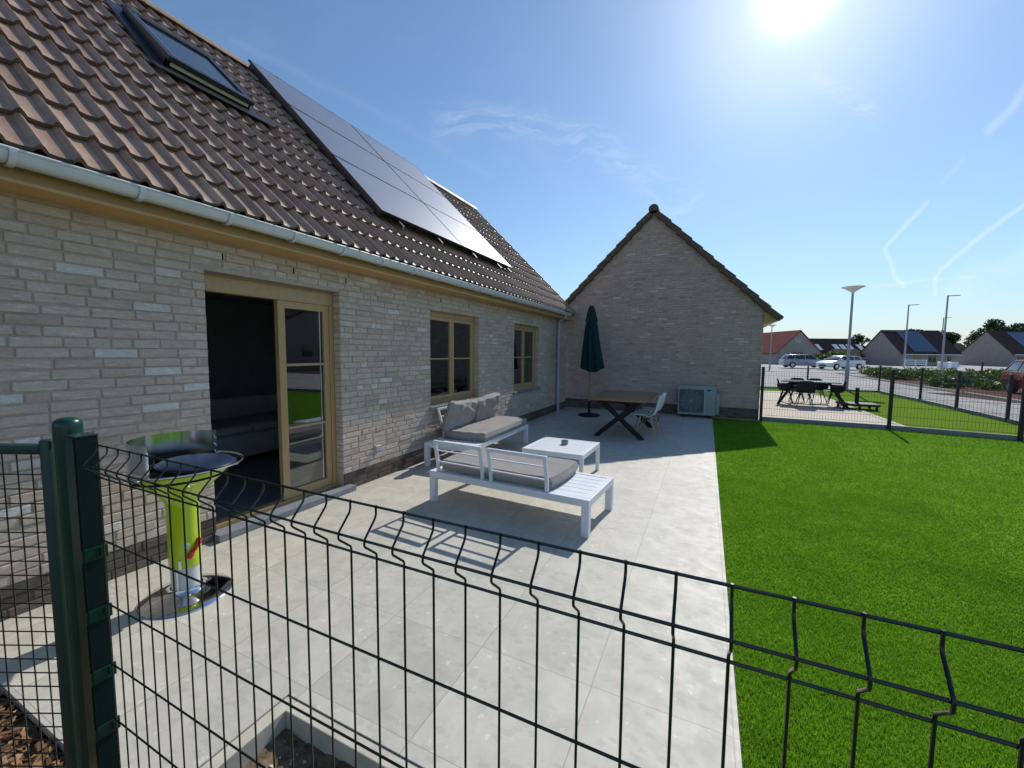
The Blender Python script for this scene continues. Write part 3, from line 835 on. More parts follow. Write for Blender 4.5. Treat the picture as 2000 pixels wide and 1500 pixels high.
# roof window (pivoted open)
y0, y1, s0, s1 = 2.50, 3.36, 2.56, 3.68
q = MB(); slope_box(q, y0 - .12, y1 + .12, s0 - .02, s1 + .14, .02, .045); slope_box(q, y0 - .16, y1 + .2, s0 - .26, s0 - .02, .075, .085, .04, .055)
skl = q.build('roof_window', M_dkmetal, roof)
q = MB()
for (a_, b_, c_, d_) in ((y0, y0 + .05, s0, s1), (y1 - .05, y1, s0, s1), (y0, y1, s0, s0 + .05), (y0, y1, s1 - .05, s1)): slope_box(q, a_, b_, c_, d_, .046, .115)
q.build('window_frame', M_dkmetal, skl, bevel=.003)
q = MB(); slope_box(q, y0 + .03, y1 - .03, s0 - .012, s0 - .002, .075, .110); q.build('lining', M_cream, skl)
q = MB(); H_lo, H_hi = .118, .058
def sb(mb, ya, yb, sa, sb_, t0, t1):
    f_ = lambda s: H_lo + (H_hi - H_lo) * (s - s0) / (s1 - s0)
    slope_box(mb, ya, yb, sa, sb_, f_(sa) + t0, f_(sa) + t1, f_(sb_) + t0, f_(sb_) + t1)
for (a_, b_, c_, d_) in ((y0 - .01, y0 + .06, s0 - .03, s1), (y1 - .06, y1 + .01, s0 - .03, s1), (y0 + .06, y1 - .06, s0 - .03, s0 + .05), (y0 + .06, y1 - .06, s1 - .09, s1)): sb(q, a_, b_, c_, d_, 0, .05)
q.build('sash', M_dkmetal, skl, bevel=.004)
q = MB(); sb(q, y0 + .06, y1 - .06, s0 + .05, s1 - .09, .022, .03); q.build('pane', M_skyglass, skl)
q = MB()
for (a_, b_, c_, d_) in ((y0 + .06, y0 + .072, s0 + .05, s1 - .09), (y0 + .06, y1 - .06, s0 + .05, s0 + .062)): sb(q, a_, b_, c_, d_, .031, .052)
q.build('trim', M_alu, skl)
# solar panels on rails
arr = thing('solar_array', 'two columns of three black solar panels mounted on the brown tiled roof', 'solar panels', tuple(slope_pt(6.3, 2.8, .1)))
ly0, ls0, pw, ph = 4.29, .93, 2.00, 1.225
for i in range(2):
    for j in range(3):
        ya, yb = ly0 + i * (pw + .02), ly0 + i * (pw + .02) + pw; sa, sb2 = ls0 + j * (ph + .02), ls0 + j * (ph + .02) + ph
        q = MB(); F_ = .010
        slope_box(q, ya, yb, sa, sa + F_, .130, .166); slope_box(q, ya, yb, sb2 - F_, sb2, .130, .166); slope_box(q, ya, ya + F_, sa + F_, sb2 - F_, .130, .166); slope_box(q, yb - F_, yb, sa + F_, sb2 - F_, .130, .166)
        fo = q.build('solar_panel', M_dkmetal, arr)
        q = MB(); slope_box(q, ya + F_, yb - F_, sa + F_, sb2 - F_, .132, .164); q.build('cell_glass', M_panel, fo)
        for yy in (ya + .45, yb - .45):
            q = MB(); slope_box(q, yy, yy + .05, sb2 + .001, sb2 + .019, .15, .170); q.build('clamp', M_alu, fo)
for yy in (4.62, 5.55, 6.62, 7.6, 8.08):
    q = MB(); slope_box(q, yy, yy + .04, ls0 - .14, ls0 + 3 * ph + .1, .088, .128); q.build('rail', M_dkmetal, arr)
    q = MB(); slope_box(q, yy + .002, yy + .038, ls0 - .143, ls0 - .141, .09, .126); q.build('rail_end', M_alu, arr)
q = MB(); slope_box(q, ly0 + .02, ly0 + .05, ls0 + .02, ls0 + 3 * ph, .07, .125); q.build('side_skirt', M_dkmetal, arr)
# sofa indoors
sf = thing('sofa', 'dim grey sofa standing indoors behind the open sliding door', 'sofa', (-6.3, 3.4, .02))
q = MB(); q.box(-6.75, -5.75, 2.2, 5.0, .10, .44); q.build('base', M_sofain, sf, bevel=.05, segs=3, smooth=True)
q = MB(); q.box(-7.05, -6.70, 2.2, 5.0, .12, .85); q.build('backrest', M_sofain, sf, bevel=.06, segs=3, smooth=True)
for a_ in (2.22, 3.62):
    q = MB(); q.box(-6.68, -5.72, a_, a_ + 1.36, .445, .56); q.build('seat_cushion', M_sofain, sf, bevel=.04, segs=3, smooth=True)

# ================================================================== gable building
gb = thing('gable_building', 'grey brick gable building with steep tiled verges closing the far end of the terrace', 'building', (-1.4, YGAB, 0))
AX, AZ = -1.40, 5.27; XR_, XL_ = 1.20, -4.0; EZ2 = 2.70
k_ = (AZ - EZ2) / (XR_ - AX)
YM = YGAB + .010
q = MB(); q.prism([(XL_, -.2), (XR_, -.2), (XR_, EZ2), (AX, AZ), (XL_, EZ2)], 1, YM, YM + 9.0); q.build('wall', M_mortar, gb)
fr2 = lambda a, d, z: (a, YM - d, z)
clip = lambda z: (XL_, XR_) if z < EZ2 else (AX - (AZ - z) / k_ + .0, AX + (AZ - z) / k_)
mb = MB(); bricks(mb, XL_, XR_, .268 + .0, AZ, lambda m_, a, b, z0, z1, d: slab(m_, fr2, a, b, z0, z1, d), (), seed=33, clip=clip)
mb.build('brickwork', M_brick2, gb, recalc=False)
fr3 = lambda a, d, z: (XR_ + d - .003, a, z)
mb = MB(); bricks(mb, YM, YM + 8.9, .0, 2.6, lambda m_, a, b, z0, z1, d: slab(m_, fr3, a, b, z0, z1, d), (), seed=34); mb.build('side_brickwork', M_brick2, gb, recalc=False)
mb = MB(); bricks(mb, XL_, XR_, 0, .262, lambda m_, a, b, z0, z1, d: slab(m_, fr2, a, b, z0, z1, d), (), seed=35); mb.build('plinth', M_bdark, gb, recalc=False)
q = MB(); q.box(XL_, XR_, YM - .003, YM, 0, .262); q.build('plinth_mortar', M_mdark, gb)
ang = math.atan(k_)
for side in (1, -1):
    S2 = Vector((-side * math.cos(ang), 0, math.sin(ang))); x_e = (XR_ if side == 1 else XL_) + side * .30
    z_e = EZ2 - .30 * k_ + .02
    L2 = (abs(x_e - AX)) / math.cos(ang) - .02
    mb = MB(); tiles(mb, 11.50, 20.4, (x_e, z_e + .06), (S2.x, S2.z), L2, seed=6 + side, nseg=5)
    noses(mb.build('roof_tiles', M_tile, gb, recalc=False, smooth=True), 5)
    q = MB(); N2 = Vector((side * math.sin(ang), 0, math.cos(ang))); E0 = Vector((x_e, 0, z_e))
    p0 = E0 + N2 * .045; p1 = p0 + S2 * L2; p2 = p1 - N2 * .07; p3 = p0 - N2 * .07
    q.prism([(p0.x, p0.z), (p1.x, p1.z), (p2.x, p2.z), (p3.x, p3.z)], 1, 11.60, 20.4); q.build('roof_deck', M_tile_dk, gb)
    q = MB(); s = 0; nrow = int(round(L2 / CO))
    for j in range(nrow):
        a_ = E0 + S2 * (j * CO - .03) + N2 * .085; b_ = E0 + S2 * ((j + 1) * CO + .05) + N2 * .050
        a_.y = b_.y = 11.50 + .004 * (j % 2)
        mbx = MB(); mbx.obox(a_ - N2 * .045, b_ - N2 * (.045 + .003 * (j % 2)), .17, .125, (0, 1, 0)); q.add(mbx.v, mbx.f)
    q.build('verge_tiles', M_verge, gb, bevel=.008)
mb = MB(); y = 11.40
while y < 20.3:
    n_ = 10; rr = .125
    pts = [(AX + rr * math.cos(-.3 + (PI + .6) * i / n_), AZ + .055 + rr * math.sin(-.3 + (PI + .6) * i / n_)) for i in range(n_ + 1)]
    mb.prism(pts, 1, y, y + .40); y += .405
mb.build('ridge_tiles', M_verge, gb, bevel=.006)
# eave box and gutter on the right
q = MB(); q.prism([(XR_, 2.36), (XR_, EZ2 + .02), (XR_ + .28, 2.44), (XR_ + .26, 2.40)], 1, 11.52, 11.545); q.build('eave_board', M_tanwood, gb)
q = MB(); q.prism([(XR_ + .002, 2.33), (XR_ + .002, 2.36), (XR_ + .28, 2.43), (XR_ + .28, 2.40)], 1, 11.55, 20.4); q.build('soffit', M_tanwood, gb)
q = MB(); n = 10; cx_, cz_ = XR_ + .335, 2.475
sec = [(cx_ + .06 * math.cos(PI + PI * i / n), cz_ + .06 * math.sin(PI + PI * i / n)) for i in range(n + 1)]; q.prism(sec, 1, 11.50, 20.4); q.build('gutter', M_zinc, gb, smooth=True)

# ================================================================== near fence, post and gate
YF, ZF = .47, 1.357


def fence_panel(mb, x0, x1, zt, zb, yf, r_, sp=.05, n=5, phase=0.0, folds=(0,), hz=None, fold_dir=-1):
    """welded mesh panel with folds; wires in the x direction at hz; vertical wires every sp"""
    def prof(z):
        for f in folds:
            u = zt - f - z
            if .014 <= u <= .042: return yf + fold_dir * .025 * (u - .014) / .028
            if .042 < u < .052: return yf + fold_dir * .025
            if .052 <= u <= .074: return yf + fold_dir * .025 * (1 - (u - .052) / .022)
        return yf
    x = x0 + phase
    while x < x1:
        zs = [zt + .004]
        for f in folds:
            zs += [zt - f - u for u in (.010, .0165, .021, .034, .040, .0435, .0505, .0535, .058, .068, .0725, .076, .084)]
        zs += [zb]
        zs = sorted(set(round(z, 4) for z in zs if z >= zb), reverse=True)
        mb.tube([(x, prof(z), z) for z in zs], r_, n); x += sp
    for (u, dy) in hz:
        mb.tube([(x0 - .02, yf + dy, zt - u), (x1 + .02, yf + dy, zt - u)], r_ * 1.15, n)


fen = thing('wire_fence', 'dark green welded wire fence with curved bars in the foreground', 'fence', (-.2, YF, 0))
hz = [(0.0, .003), (.0445, -.022), (.084, .003), (.250, .003), (.420, .003), (.587, .003), (.745, .003), (.91, .003), (.9545, -.022), (.994, .003), (1.18, .003)]
mb = MB(); fence_panel(mb, -1.378, 1.09, ZF, .10, YF, .0018, .0543, 8, .0, (0, .91), hz)
mb.build('mesh_panel', M_wire, fen, smooth=True)
mb = MB(); fence_panel(mb, 1.17, 3.6, ZF, .10, YF, .0018, .0543, 5, .0, (0, .91), hz); mb.build('mesh_panel', M_wire, fen, smooth=True)
q = MB(); q.box(-1.455, -1.402, .44, .482, -.3, 1.378); q.box(-1.402, -1.397, .439, .4405, -.3, 1.378)
ep = q.build('end_post', M_endpost, fen, bevel=.003)
q = MB(); q.box(-1.4565, -1.408, .4375, .4395, -.3, 1.3775); q.box(-1.456, -1.401, .439, .483, 1.3785, 1.382); q.build('post_face', M_green, ep)
for z in (1.075, .912, .747, .592, .43):
    q = MB(); q.box(-1.4045, -1.399, .436, .486, z - .018, z + .016); q.box(-1.4045, -1.392, .470, .478, z - .008, z + .012); q.build('clip', M_green, ep, bevel=.001)
q = MB(); q.box(1.10, 1.16, .44, .50, -.3, 1.40); q.build('line_post', M_green, fen, bevel=.006)
gp = thing('gate_post', 'thick round dark green gate post with domed cap left of the wire fence', 'post', (-1.537, .47, 0))
q = MB(); q.lathe((-1.537, .47, 0), [(.0270, -.3), (.0270, 1.365)], 40); q.build('post', M_green, gp, smooth=True)
q = MB(); q.lathe((-1.537, .47, 0), [(.0275, 1.360), (.0290, 1.3605), (.0290, 1.396), (.0283, 1.402), (.0255, 1.4085), (.019, 1.4135), (.010, 1.4160), (.0005, 1.4165)], 40); q.build('cap', M_green, gp, smooth=True)
q = MB(); q.tube([(-1.575, .46, 1.352), (-1.59, .45, 1.352)], .008, 10); q.build('hinge_bolt', M_alu, gp, smooth=True)
# gate: swung towards the camera, parallel to the picture's left edge
gdir = Vector((-math.cos(YAW + .0), -math.sin(YAW + .0), 0)); gn = Vector((math.sin(YAW), -math.cos(YAW), 0))
G0 = Vector((-1.572, .455, 0))
gate = thing('garden_gate', 'dark green steel gate with square wire mesh, standing half open', 'gate', tuple(G0))
GW, GT, GB = 1.05, 1.345, .275
q = MB(); q.obox(G0 + gdir * .016 + Vector((0, 0, GB)), G0 + gdir * .016 + Vector((0, 0, GT + .012)), .030, .030, gdir)
q.obox(G0 + gdir * (GW - .02) + Vector((0, 0, GB)), G0 + gdir * (GW - .02) + Vector((0, 0, GT)), .030, .030, gdir)
q.obox(G0 + gdir * .031 + Vector((0, 0, GT - .016)), G0 + gdir * (GW - .035) + Vector((0, 0, GT - .016)), .027, .027, (0, 0, 1))
q.obox(G0 + gdir * .031 + Vector((0, 0, GB + .022)), G0 + gdir * (GW - .035) + Vector((0, 0, GB + .022)), .042, .042, (0, 0, 1))
q.build('gate_frame', M_greend, gate, bevel=.006, smooth=True)
q = MB(); s = .068
while s < GW - .05:
    q.tube([G0 + gdir * s + Vector((0, 0, GB + .02)), G0 + gdir * s + Vector((0, 0, GT - .02))], .0018, 5); s += .0395
z = GT - .085
while z > GB + .05:
    q.tube([G0 + gdir * .03 + gn * .0036 + Vector((0, 0, z)), G0 + gdir * (GW - .03) + gn * .0036 + Vector((0, 0, z))], .0018, 5); z -= .0405
q.build('wire_mesh', M_wire, gate)
q = MB(); q.tube([G0 + gdir * .30 + gn * .05 + Vector((0, 0, .50)), G0 + gdir * .30 + gn * .05 + Vector((0, 0, .80))], .012, 10); q.build('drop_bolt', M_green, gate, smooth=True)

# ================================================================== barbecue
BX, BY = -3.0, 1.41
bq = thing('barbecue', 'lime green pedestal barbecue with chrome windshield standing by the wall', 'barbecue', (BX, BY, 0))
c = (BX, BY, 0)
q = MB(); q.lathe(c, [(.245, 0), (.247, .008), (.240, .016), (.18, .028), (.105, .044), (.090, .058), (.086, .075)], 56); q.build('base', M_chrome, bq, smooth=True)
q = MB(); q.lathe(c, [(.080, .05), (.080, .30)], 40); q.build('lower_column', M_whitegrey, bq, smooth=True)
q = MB(); q.lathe(c, [(.080, .22), (.086, .215), (.086, .60), (.090, .64), (.112, .68), (.165, .735), (.222, .785), (.246, .815), (.256, .842), (.251, .842), (.24, .81), (.21, .79), (.05, .70)], 56)
q.build('column', M_lime, bq, smooth=True)
q = MB(); q.lathe(c, [(.250, .843), (.256, .849), (.250, .854)], 56); q.build('rim', M_chrome, bq, smooth=True)
q = MB(); q.lathe(c, [(.245, .80), (.245, .842), (.238, .842), (.22, .81), (.01, .80)], 48); q.build('bowl', M_black, bq, smooth=True)
q = MB(); cc = (BX + .040, BY + .03, 0); q.lathe(cc, [(.200, .878), (.203, .882), (.192, .892), (.14, .901), (.07, .906), (.001, .908)], 56)
q.lathe(cc, [(.212, .878), (.16, .874), (.001, .872)], 56); q.xf(Matrix.Translation(cc) @ Matrix.Rotation(.05, 4, 'Y') @ Matrix.Rotation(-.03, 4, 'X') @ Matrix.Translation((-cc[0], -cc[1], 0)))
q.build('lid', M_navy, bq, smooth=True)
q = MB()
wa0, wa1 = R_(98), R_(300)
q.lathe(c, [(.246, .850), (.248, .880), (.2455, .886), (.249, .915), (.246, .921), (.2495, .95), (.246, .956), (.249, .985), (.2455, .991), (.248, 1.02), (.246, 1.040), (.242, 1.044), (.242, 1.04), (.244, .95), (.242, .850)], 60, wa0, wa1)
ws = q.build('windshield', mat('polished_steel', (.66, .68, .72), .16, metal=1), bq, smooth=True)
for a_ in (wa0, wa1):
    for zz in (.885, .935, .985):
        q = MB(); sgn = 1 if a_ == wa0 else -1
        q.tube([(BX + .243 * math.cos(a_ + sgn * t), BY + .243 * math.sin(a_ + sgn * t), zz + .012 * k) for k, t in enumerate((.02, .07, .102))], .004, 6); q.build('grill_notch', M_steel, ws)
q = MB(); q.tube([(BX + .335 * math.cos(t), BY + .335 * math.sin(t), .872) for t in [i * 2 * PI / 60 for i in range(60)]], .0052, 8, closed=True)
for a_ in (R_(35), R_(-60), R_(150), R_(250)): q.tube([(BX + .25 * math.cos(a_), BY + .25 * math.sin(a_), .852), (BX + .335 * math.cos(a_), BY + .335 * math.sin(a_), .862)], .004, 6)
q.build('handle_ring', M_steel, bq, smooth=True)
dc = -(Vector((BX, BY, 0))).normalized(); sdv2 = Vector((-dc.y, dc.x, 0))
def bqp(side, z, r_=.088):
    a_ = math.atan2(dc.y, dc.x) + side; return Vector((BX + r_ * math.cos(a_), BY + r_ * math.sin(a_), z))
q = MB(); q.tube([bqp(.25, .30, .095), bqp(.55, .335, .104), bqp(.85, .37, .100)], .011, 8); q.tube([bqp(.18, .285, .095), bqp(.36, .315, .102)], .017, 8); q.tube([bqp(.78, .355, .100), bqp(.95, .385, .095)], .015, 8); q.build('red_latch', M_red, bq, smooth=True)
q = MB(); q.obox(bqp(-.32, .215, .090), bqp(-.32, .275, .091), .016, .008, sdv2); q.obox(bqp(-.32, .19, .094), bqp(-.25, .19, .095), .012, .010); q.build('buckle', M_steel, bq, bevel=.002)
q = MB(); q.lathe((0, 0, 0), [(.0005, .003), (.016, .002), (.017, 0)], 20); q.xf(Matrix.Translation(bqp(.1, .36, .0865)) @ dc.to_track_quat('Z', 'Y').to_matrix().to_4x4()); q.build('round_badge', M_whitegrey, bq, smooth=True)
q = MB(); q.obox(bqp(-.55, .06, .085), bqp(-.55, .215, .085), .010, .012, sdv2); q.build('rod', M_steel, bq)

# ================================================================== lounge furniture


def cushion(mb, sx, sy, sz, nx=26, ny=20, puff=.35, seed=0, wr=.006, sq=.28, pw=5):
    """soft cushion centred at the origin: superellipsoid-ish slab with creases"""
    from mathutils import noise as mn
    def pt(u, v, top):
        ex = 1 - abs(u) ** pw; ey = 1 - abs(v) ** pw
        e = max(0, ex) ** .35 * max(0, ey) ** .35
        h = sz / 2 * (sq + (1 - sq) * e) * (1 + puff * (1 - u * u) * (1 - v * v)) if e > 0 else 0
        h = max(h, 0)
        k = mn.noise(Vector((u * 3.1 + seed, v * 3.1, seed * 1.7))) * wr * 2 + mn.noise(Vector((u * 9 + seed, v * 5, seed))) * wr
        sh = 1 - .03 * (abs(u * v)) ** 2
        return (u * sx / 2 * (1 - .012 * v * v) * sh, v * sy / 2 * sh, (h + k * e) * (1 if top else -1))
    o = len(mb.v); W = nx + 1
    us = [math.copysign(abs(t) ** (.8 if pw < 9 else .55), t) for t in [-1 + 2 * i / nx for i in range(nx + 1)]]; vs = [math.copysign(abs(t) ** (.8 if pw < 9 else .55), t) for t in [-1 + 2 * j / ny for j in range(ny + 1)]]
    for top in (True, False):
        for v in vs:
            for u in us: mb.v.append(pt(u, v, top))
    n1 = W * (ny + 1)
    for s in (0, 1):
        for j in range(ny):
            for i in range(nx):
                a_ = o + s * n1 + j * W + i; f = (a_, a_ + 1, a_ + W + 1, a_ + W); mb.f.append(f if s == 0 else f[::-1])
    bd = [i for i in range(W)] + [j * W + nx for j in range(1, ny + 1)] + [ny * W + i for i in range(nx - 1, -1, -1)] + [j * W for j in range(ny - 1, 0, -1)]
    for k in range(len(bd)):
        a_, b_ = bd[k], bd[(k + 1) % len(bd)]; mb.f.append((o + a_, o + n1 + a_, o + n1 + b_, o + b_))
    return mb


def lounge(name, label, L=1.77, Dp=.77, H=.335, seat=(0, 1.36), sw=.36):
    """module in local space: x in [0,L], y in [0,Dp]; table end at x>seat[1]; back at y=0"""
    t = thing(name, label, 'outdoor sofa', (0, 0, 0), 'white lounge benches on the terrace')
    q = MB(); T = .06; R = .065
    q.box(0, L, 0, T, H - R, H); q.box(0, L, Dp - T, Dp, H - R, H); q.box(0, T, T, Dp - T, H - R, H); q.box(L - T, L, T, Dp - T, H - R, H)
    q.build('frame', M_whitealu, t, bevel=.003)
    for x in (0, L - .07):
        for y in (0, Dp - T): q = MB(); q.box(x, x + .07, y, y + T - .001, 0, H - R - .0005); q.build('leg', M_whitealu, t, bevel=.003)
    q = MB(); n = 6; s0, s1 = T + .003, Dp - T - .003; p = (s1 - s0) / n
    for i in range(n): q.box(seat[1] + .012, L - T - .002, s0 + p * i + .004, s0 + p * (i + 1) - .004, H - .022, H - .003)
    q.build('slatted_top', M_whitealu, t, bevel=.002)
    q = MB()
    for i in range(9): q.box(T + .002, seat[1] - .004, T + .02 + i * .07, T + .06 + i * .07, H - .035, H - .018)
    q.build('seat_slats', M_whitealu, t)
    return t


def backframe(t, x0, x1, H, y=.03, hb=.34, lean=.05):
    q = MB(); w_ = .032
    for x in (x0, x1):
        q.obox((x, y, H + .0005), (x, y - .008, H + .10), w_, .028, (1, 0, 0)); q.obox((x, y - .008, H + .10), (x, y - lean, H + hb - .035), w_, .028, (1, 0, 0))
    q.obox((x0 - w_ / 2, y - lean - .002, H + hb - .017), (x1 + w_ / 2, y - lean - .002, H + hb - .017), .034, .030, (0, 0, 1))
    for k in (.36, .72):
        q.obox((x0 + w_ / 2, y - lean * k, H + hb * k - .01), (x1 - w_ / 2, y - lean * k, H + hb * k - .01), .013, .02, (0, 0, 1))
    q.build('backrest_frame', M_whitealu, t, bevel=.003)


b1 = lounge('lounge_bench', 'white slatted lounge bench nearest the fence with a seat pad but no back cushions')
q = MB(); cushion(q, 1.35, .735, .115, seed=3, puff=.05, wr=.004, sq=.80, pw=22); q.xf(Matrix.Translation((.745, .42, .395)))
sc1_ = q.build('seat_cushion', M_cush, b1, smooth=True)
backframe(b1, .10, .66, .335); backframe(b1, .76, 1.36, .335)
b1.location = (-2.625, 3.50, 0); b1.rotation_euler = (0, 0, R_(-4.0))
# second module along the wall: length runs along Y, back towards the wall
b2 = lounge('lounge_bench', 'white lounge bench against the brick wall with two grey back cushions', L=2.02, Dp=.76, seat=(0, 1.66))
backframe(b2, .12, .80, .335, hb=.42, lean=.10); backframe(b2, .90, 1.56, .335, hb=.42, lean=.10)
q = MB(); cushion(q, 1.66, .72, .12, seed=7, puff=.07, wr=.008, sq=.78, pw=18); q.xf(Matrix.Translation((.85, .42, .395))); q.build('seat_cushion', M_cush, b2, smooth=True)
for x, sd_ in ((1.27, 11), (.46, 15)):
    q = MB(); cushion(q, .80, .47, .14, seed=sd_, puff=.32, wr=.018, sq=.34, pw=7); q.xf(Matrix.Translation((x, .14, .635)) @ Matrix.Rotation(R_(72), 4, 'X') @ Matrix.Rotation(R_(3 if sd_ == 11 else -4), 4, 'Z')); q.build('back_cushion', M_cush, b2, smooth=True)
# local x -> world -Y (table end nearest the camera), local y -> world +X
b2.location = (-3.56, 6.58, 0); b2.rotation_euler = (0, 0, R_(-90 + 1.5))
# coffee table
ct = thing('coffee_table', 'low white slatted coffee table holding a small ashtray', 'table', (0, 0, 0))
q = MB(); Lx, Ly, Hc = .80, .80, .385; T = .045
q.box(0, Lx, 0, T, Hc - .06, Hc); q.box(0, Lx, Ly - T, Ly, Hc - .06, Hc); q.box(0, T, T, Ly - T, Hc - .06, Hc); q.box(Lx - T, Lx, T, Ly - T, Hc - .06, Hc); q.build('frame', M_whitealu, ct, bevel=.003)
for x in (0, Lx - T):
    for y in (0, Ly - T): q = MB(); q.box(x, x + T, y, y + T, 0, Hc - .0605); q.build('leg', M_whitealu, ct, bevel=.003)
q = MB(); n = 7; p = (Ly - 2 * T - .006) / n
for i in range(n): q.box(T + .002, Lx - T - .002, T + .003 + p * i + .004, T + .003 + p * (i + 1) - .004, Hc - .022, Hc - .002)
q.build('slatted_top', M_whitealu, ct, bevel=.002)
ct.location = (-2.08, 4.70, 0); ct.rotation_euler = (0, 0, R_(-1))
ash = thing('ashtray', 'small grey glass ashtray standing on the white coffee table', 'ashtray', (-1.66, 5.16, .385))
q = MB(); q.lathe((-1.66, 5.16, .385), [(.001, 0), (.040, 0), (.046, .012), (.048, .045), (.043, .047), (.038, .03), (.001, .012)], 24); q.build('bowl', M_cush, ash, smooth=True)
q = MB(); q.lathe((-1.66, 5.16, .385), [(.036, .040), (.044, .0475), (.044, .052), (.001, .050)], 20); q.build('black_rim', M_blacksteel, ash, smooth=True)

# ================================================================== dining set, parasol, heat pump
dt = thing('dining_table', 'brown wooden dining table on crossed black legs by the parasol', 'dining table', (-1.5, 8.45, 0))
q = MB(); q.add([(-1.97, 7.58, .715), (-.94, 7.54, .715), (-.92, 9.42, .715), (-2.06, 9.40, .715), (-1.97, 7.58, .757), (-.94, 7.54, .757), (-.92, 9.42, .757), (-2.06, 9.40, .757)], [(0, 3, 2, 1), (4, 5, 6, 7), (0, 1, 5, 4), (1, 2, 6, 5), (2, 3, 7, 6), (3, 0, 4, 7)]); q.build('tabletop', M_table, dt, bevel=.004)
for y in (7.78, 9.2):
    for (xa, xb, dy) in ((-1.86, -1.10, 0), (-1.04, -1.80, .001)):
        q = MB(); q.obox((xa, y + dy, .02), (xb, y + dy, .70), .085, .045, (0, 0, 1)); q.box(xa - .05, xa + .05, y - .03 + dy, y + .03 + dy, 0, .03); q.build('crossed_leg', M_blacksteel, dt, bevel=.002)
q = MB(); q.box(-1.50, -1.40, 7.82, 9.18, .34, .40); q.box(-1.85, -1.05, 7.74, 7.82, .66, .714); q.box(-1.85, -1.05, 9.16, 9.24, .66, .714); q.build('cross_beam', M_blacksteel, dt)


def shell_profile(v):
    """side profile: v 0 front edge of seat .. 1 top of back; returns (x forward, z)"""
    P = [(.225, .425), (.20, .445), (.10, .435), (0, .425), (-.10, .430), (-.165, .46), (-.205, .53), (-.235, .64), (-.262, .76), (-.275, .82)]
    t = v * (len(P) - 1); i = min(int(t), len(P) - 2); f = t - i
    return P[i][0] * (1 - f) + P[i + 1][0] * f, P[i][1] * (1 - f) + P[i + 1][1] * f


def shell_chair(name, label, shell_mat, leg_mat, group):
    t = thing(name, label, 'chair', (0, 0, 0), group)
    q = MB(); nu, nv = 16, 27; W = nu + 1
    for lay in (0, 1):
        for j in range(nv + 1):
            v = j / nv; x, z = shell_profile(v); x2, z2 = shell_profile(min(1, v + .02)); x1, z1 = shell_profile(max(0, v - .02)); tx, tz = x2 - x1, z2 - z1; l = math.hypot(tx, tz); nx_, nz_ = -tz / l, tx / l
            nx_, nz_ = (-nx_, -nz_) if nz_ < 0 and v < .4 else (nx_, nz_)
            wid = .235 * (1 - .25 * max(0, v - .75) / .25) * (1 - .30 * max(0, .12 - v) / .12); 
            if v > .93: wid *= math.sqrt(max(0.05, 1 - ((v - .93) / .08) ** 2))
            for i in range(nu + 1):
                u = -1 + 2 * i / nu; lift_ = .055 * abs(u) ** 2.6 * (1 - .3 * abs(v - .5) * 2)
                if .4 < v: X_, Z_ = x + lift_ * .9, z + lift_ * .15
                else: X_, Z_ = x, z + lift_
                d = -.006 if lay else 0
                q.v.append((X_ + d * (1 if v > .5 else 0), u * wid, Z_ + d * (0 if v > .5 else 1)))
    n1 = W * (nv + 1)
    for s in (0, 1):
        for j in range(nv):
            for i in range(nu):
                a_ = s * n1 + j * W + i; f = (a_, a_ + 1, a_ + W + 1, a_ + W); q.f.append(f if s == 0 else f[::-1])
    bd = [i for i in range(W)] + [j * W + nu for j in range(1, nv + 1)] + [nv * W + i for i in range(nu - 1, -1, -1)] + [j * W for j in range(nv - 1, 0, -1)]
    for k in range(len(bd)):
        a_, b_ = bd[k], bd[(k + 1) % len(bd)]; q.f.append((a_, n1 + a_, n1 + b_, b_))
    q.build('seat_shell', shell_mat, t, smooth=True)
    for sx in (1, -1):
        for sy in (1, -1):
            q = MB(); q.tube([(.09 * sx, .11 * sy, .415), (.20 * sx, .215 * sy, 0)], .017, 10, .010); q.build('leg', leg_mat, t, smooth=True)
    q = MB()
    for sx in (1, -1): q.tube([(.15 * sx, .165 * sy_, .21 if sy_ > 0 else .36) for sy_ in (-1, 1)], .004, 6); q.tube([(.11 * sx, .13 * sy_, .36 if sy_ > 0 else .21) for sy_ in (-1, 1)], .004, 6)
    for sy in (1, -1): q.tube([(.14, .16 * sy, .24), (-.11, .13 * sy, .37)], .004, 6); q.tube([(-.14, .16 * sy, .24), (.11, .13 * sy, .37)], .004, 6)
    q.tube([(-.12, -.14, .36), (.12, .14, .36)], .005, 6); q.tube([(-.12, .14, .36), (.12, -.14, .36)], .005, 6)
    q.build('wire_struts', M_blacksteel, t)
    return t


ch = shell_chair('shell_chair', 'white shell chair at the near right corner of the wooden table', M_shell, M_legwood, 'white shell chairs at the wooden table')
ch.location = (-1.00, 8.02, 0); ch.rotation_euler = (0, 0, PI + R_(6))
ch2 = copy_tree(ch); ch2['label'] = 'white shell chair tucked in behind the nearer one beside the wooden table'; ch2.location = (-.98, 8.72, 0); ch2.rotation_euler = (0, 0, PI - R_(4))
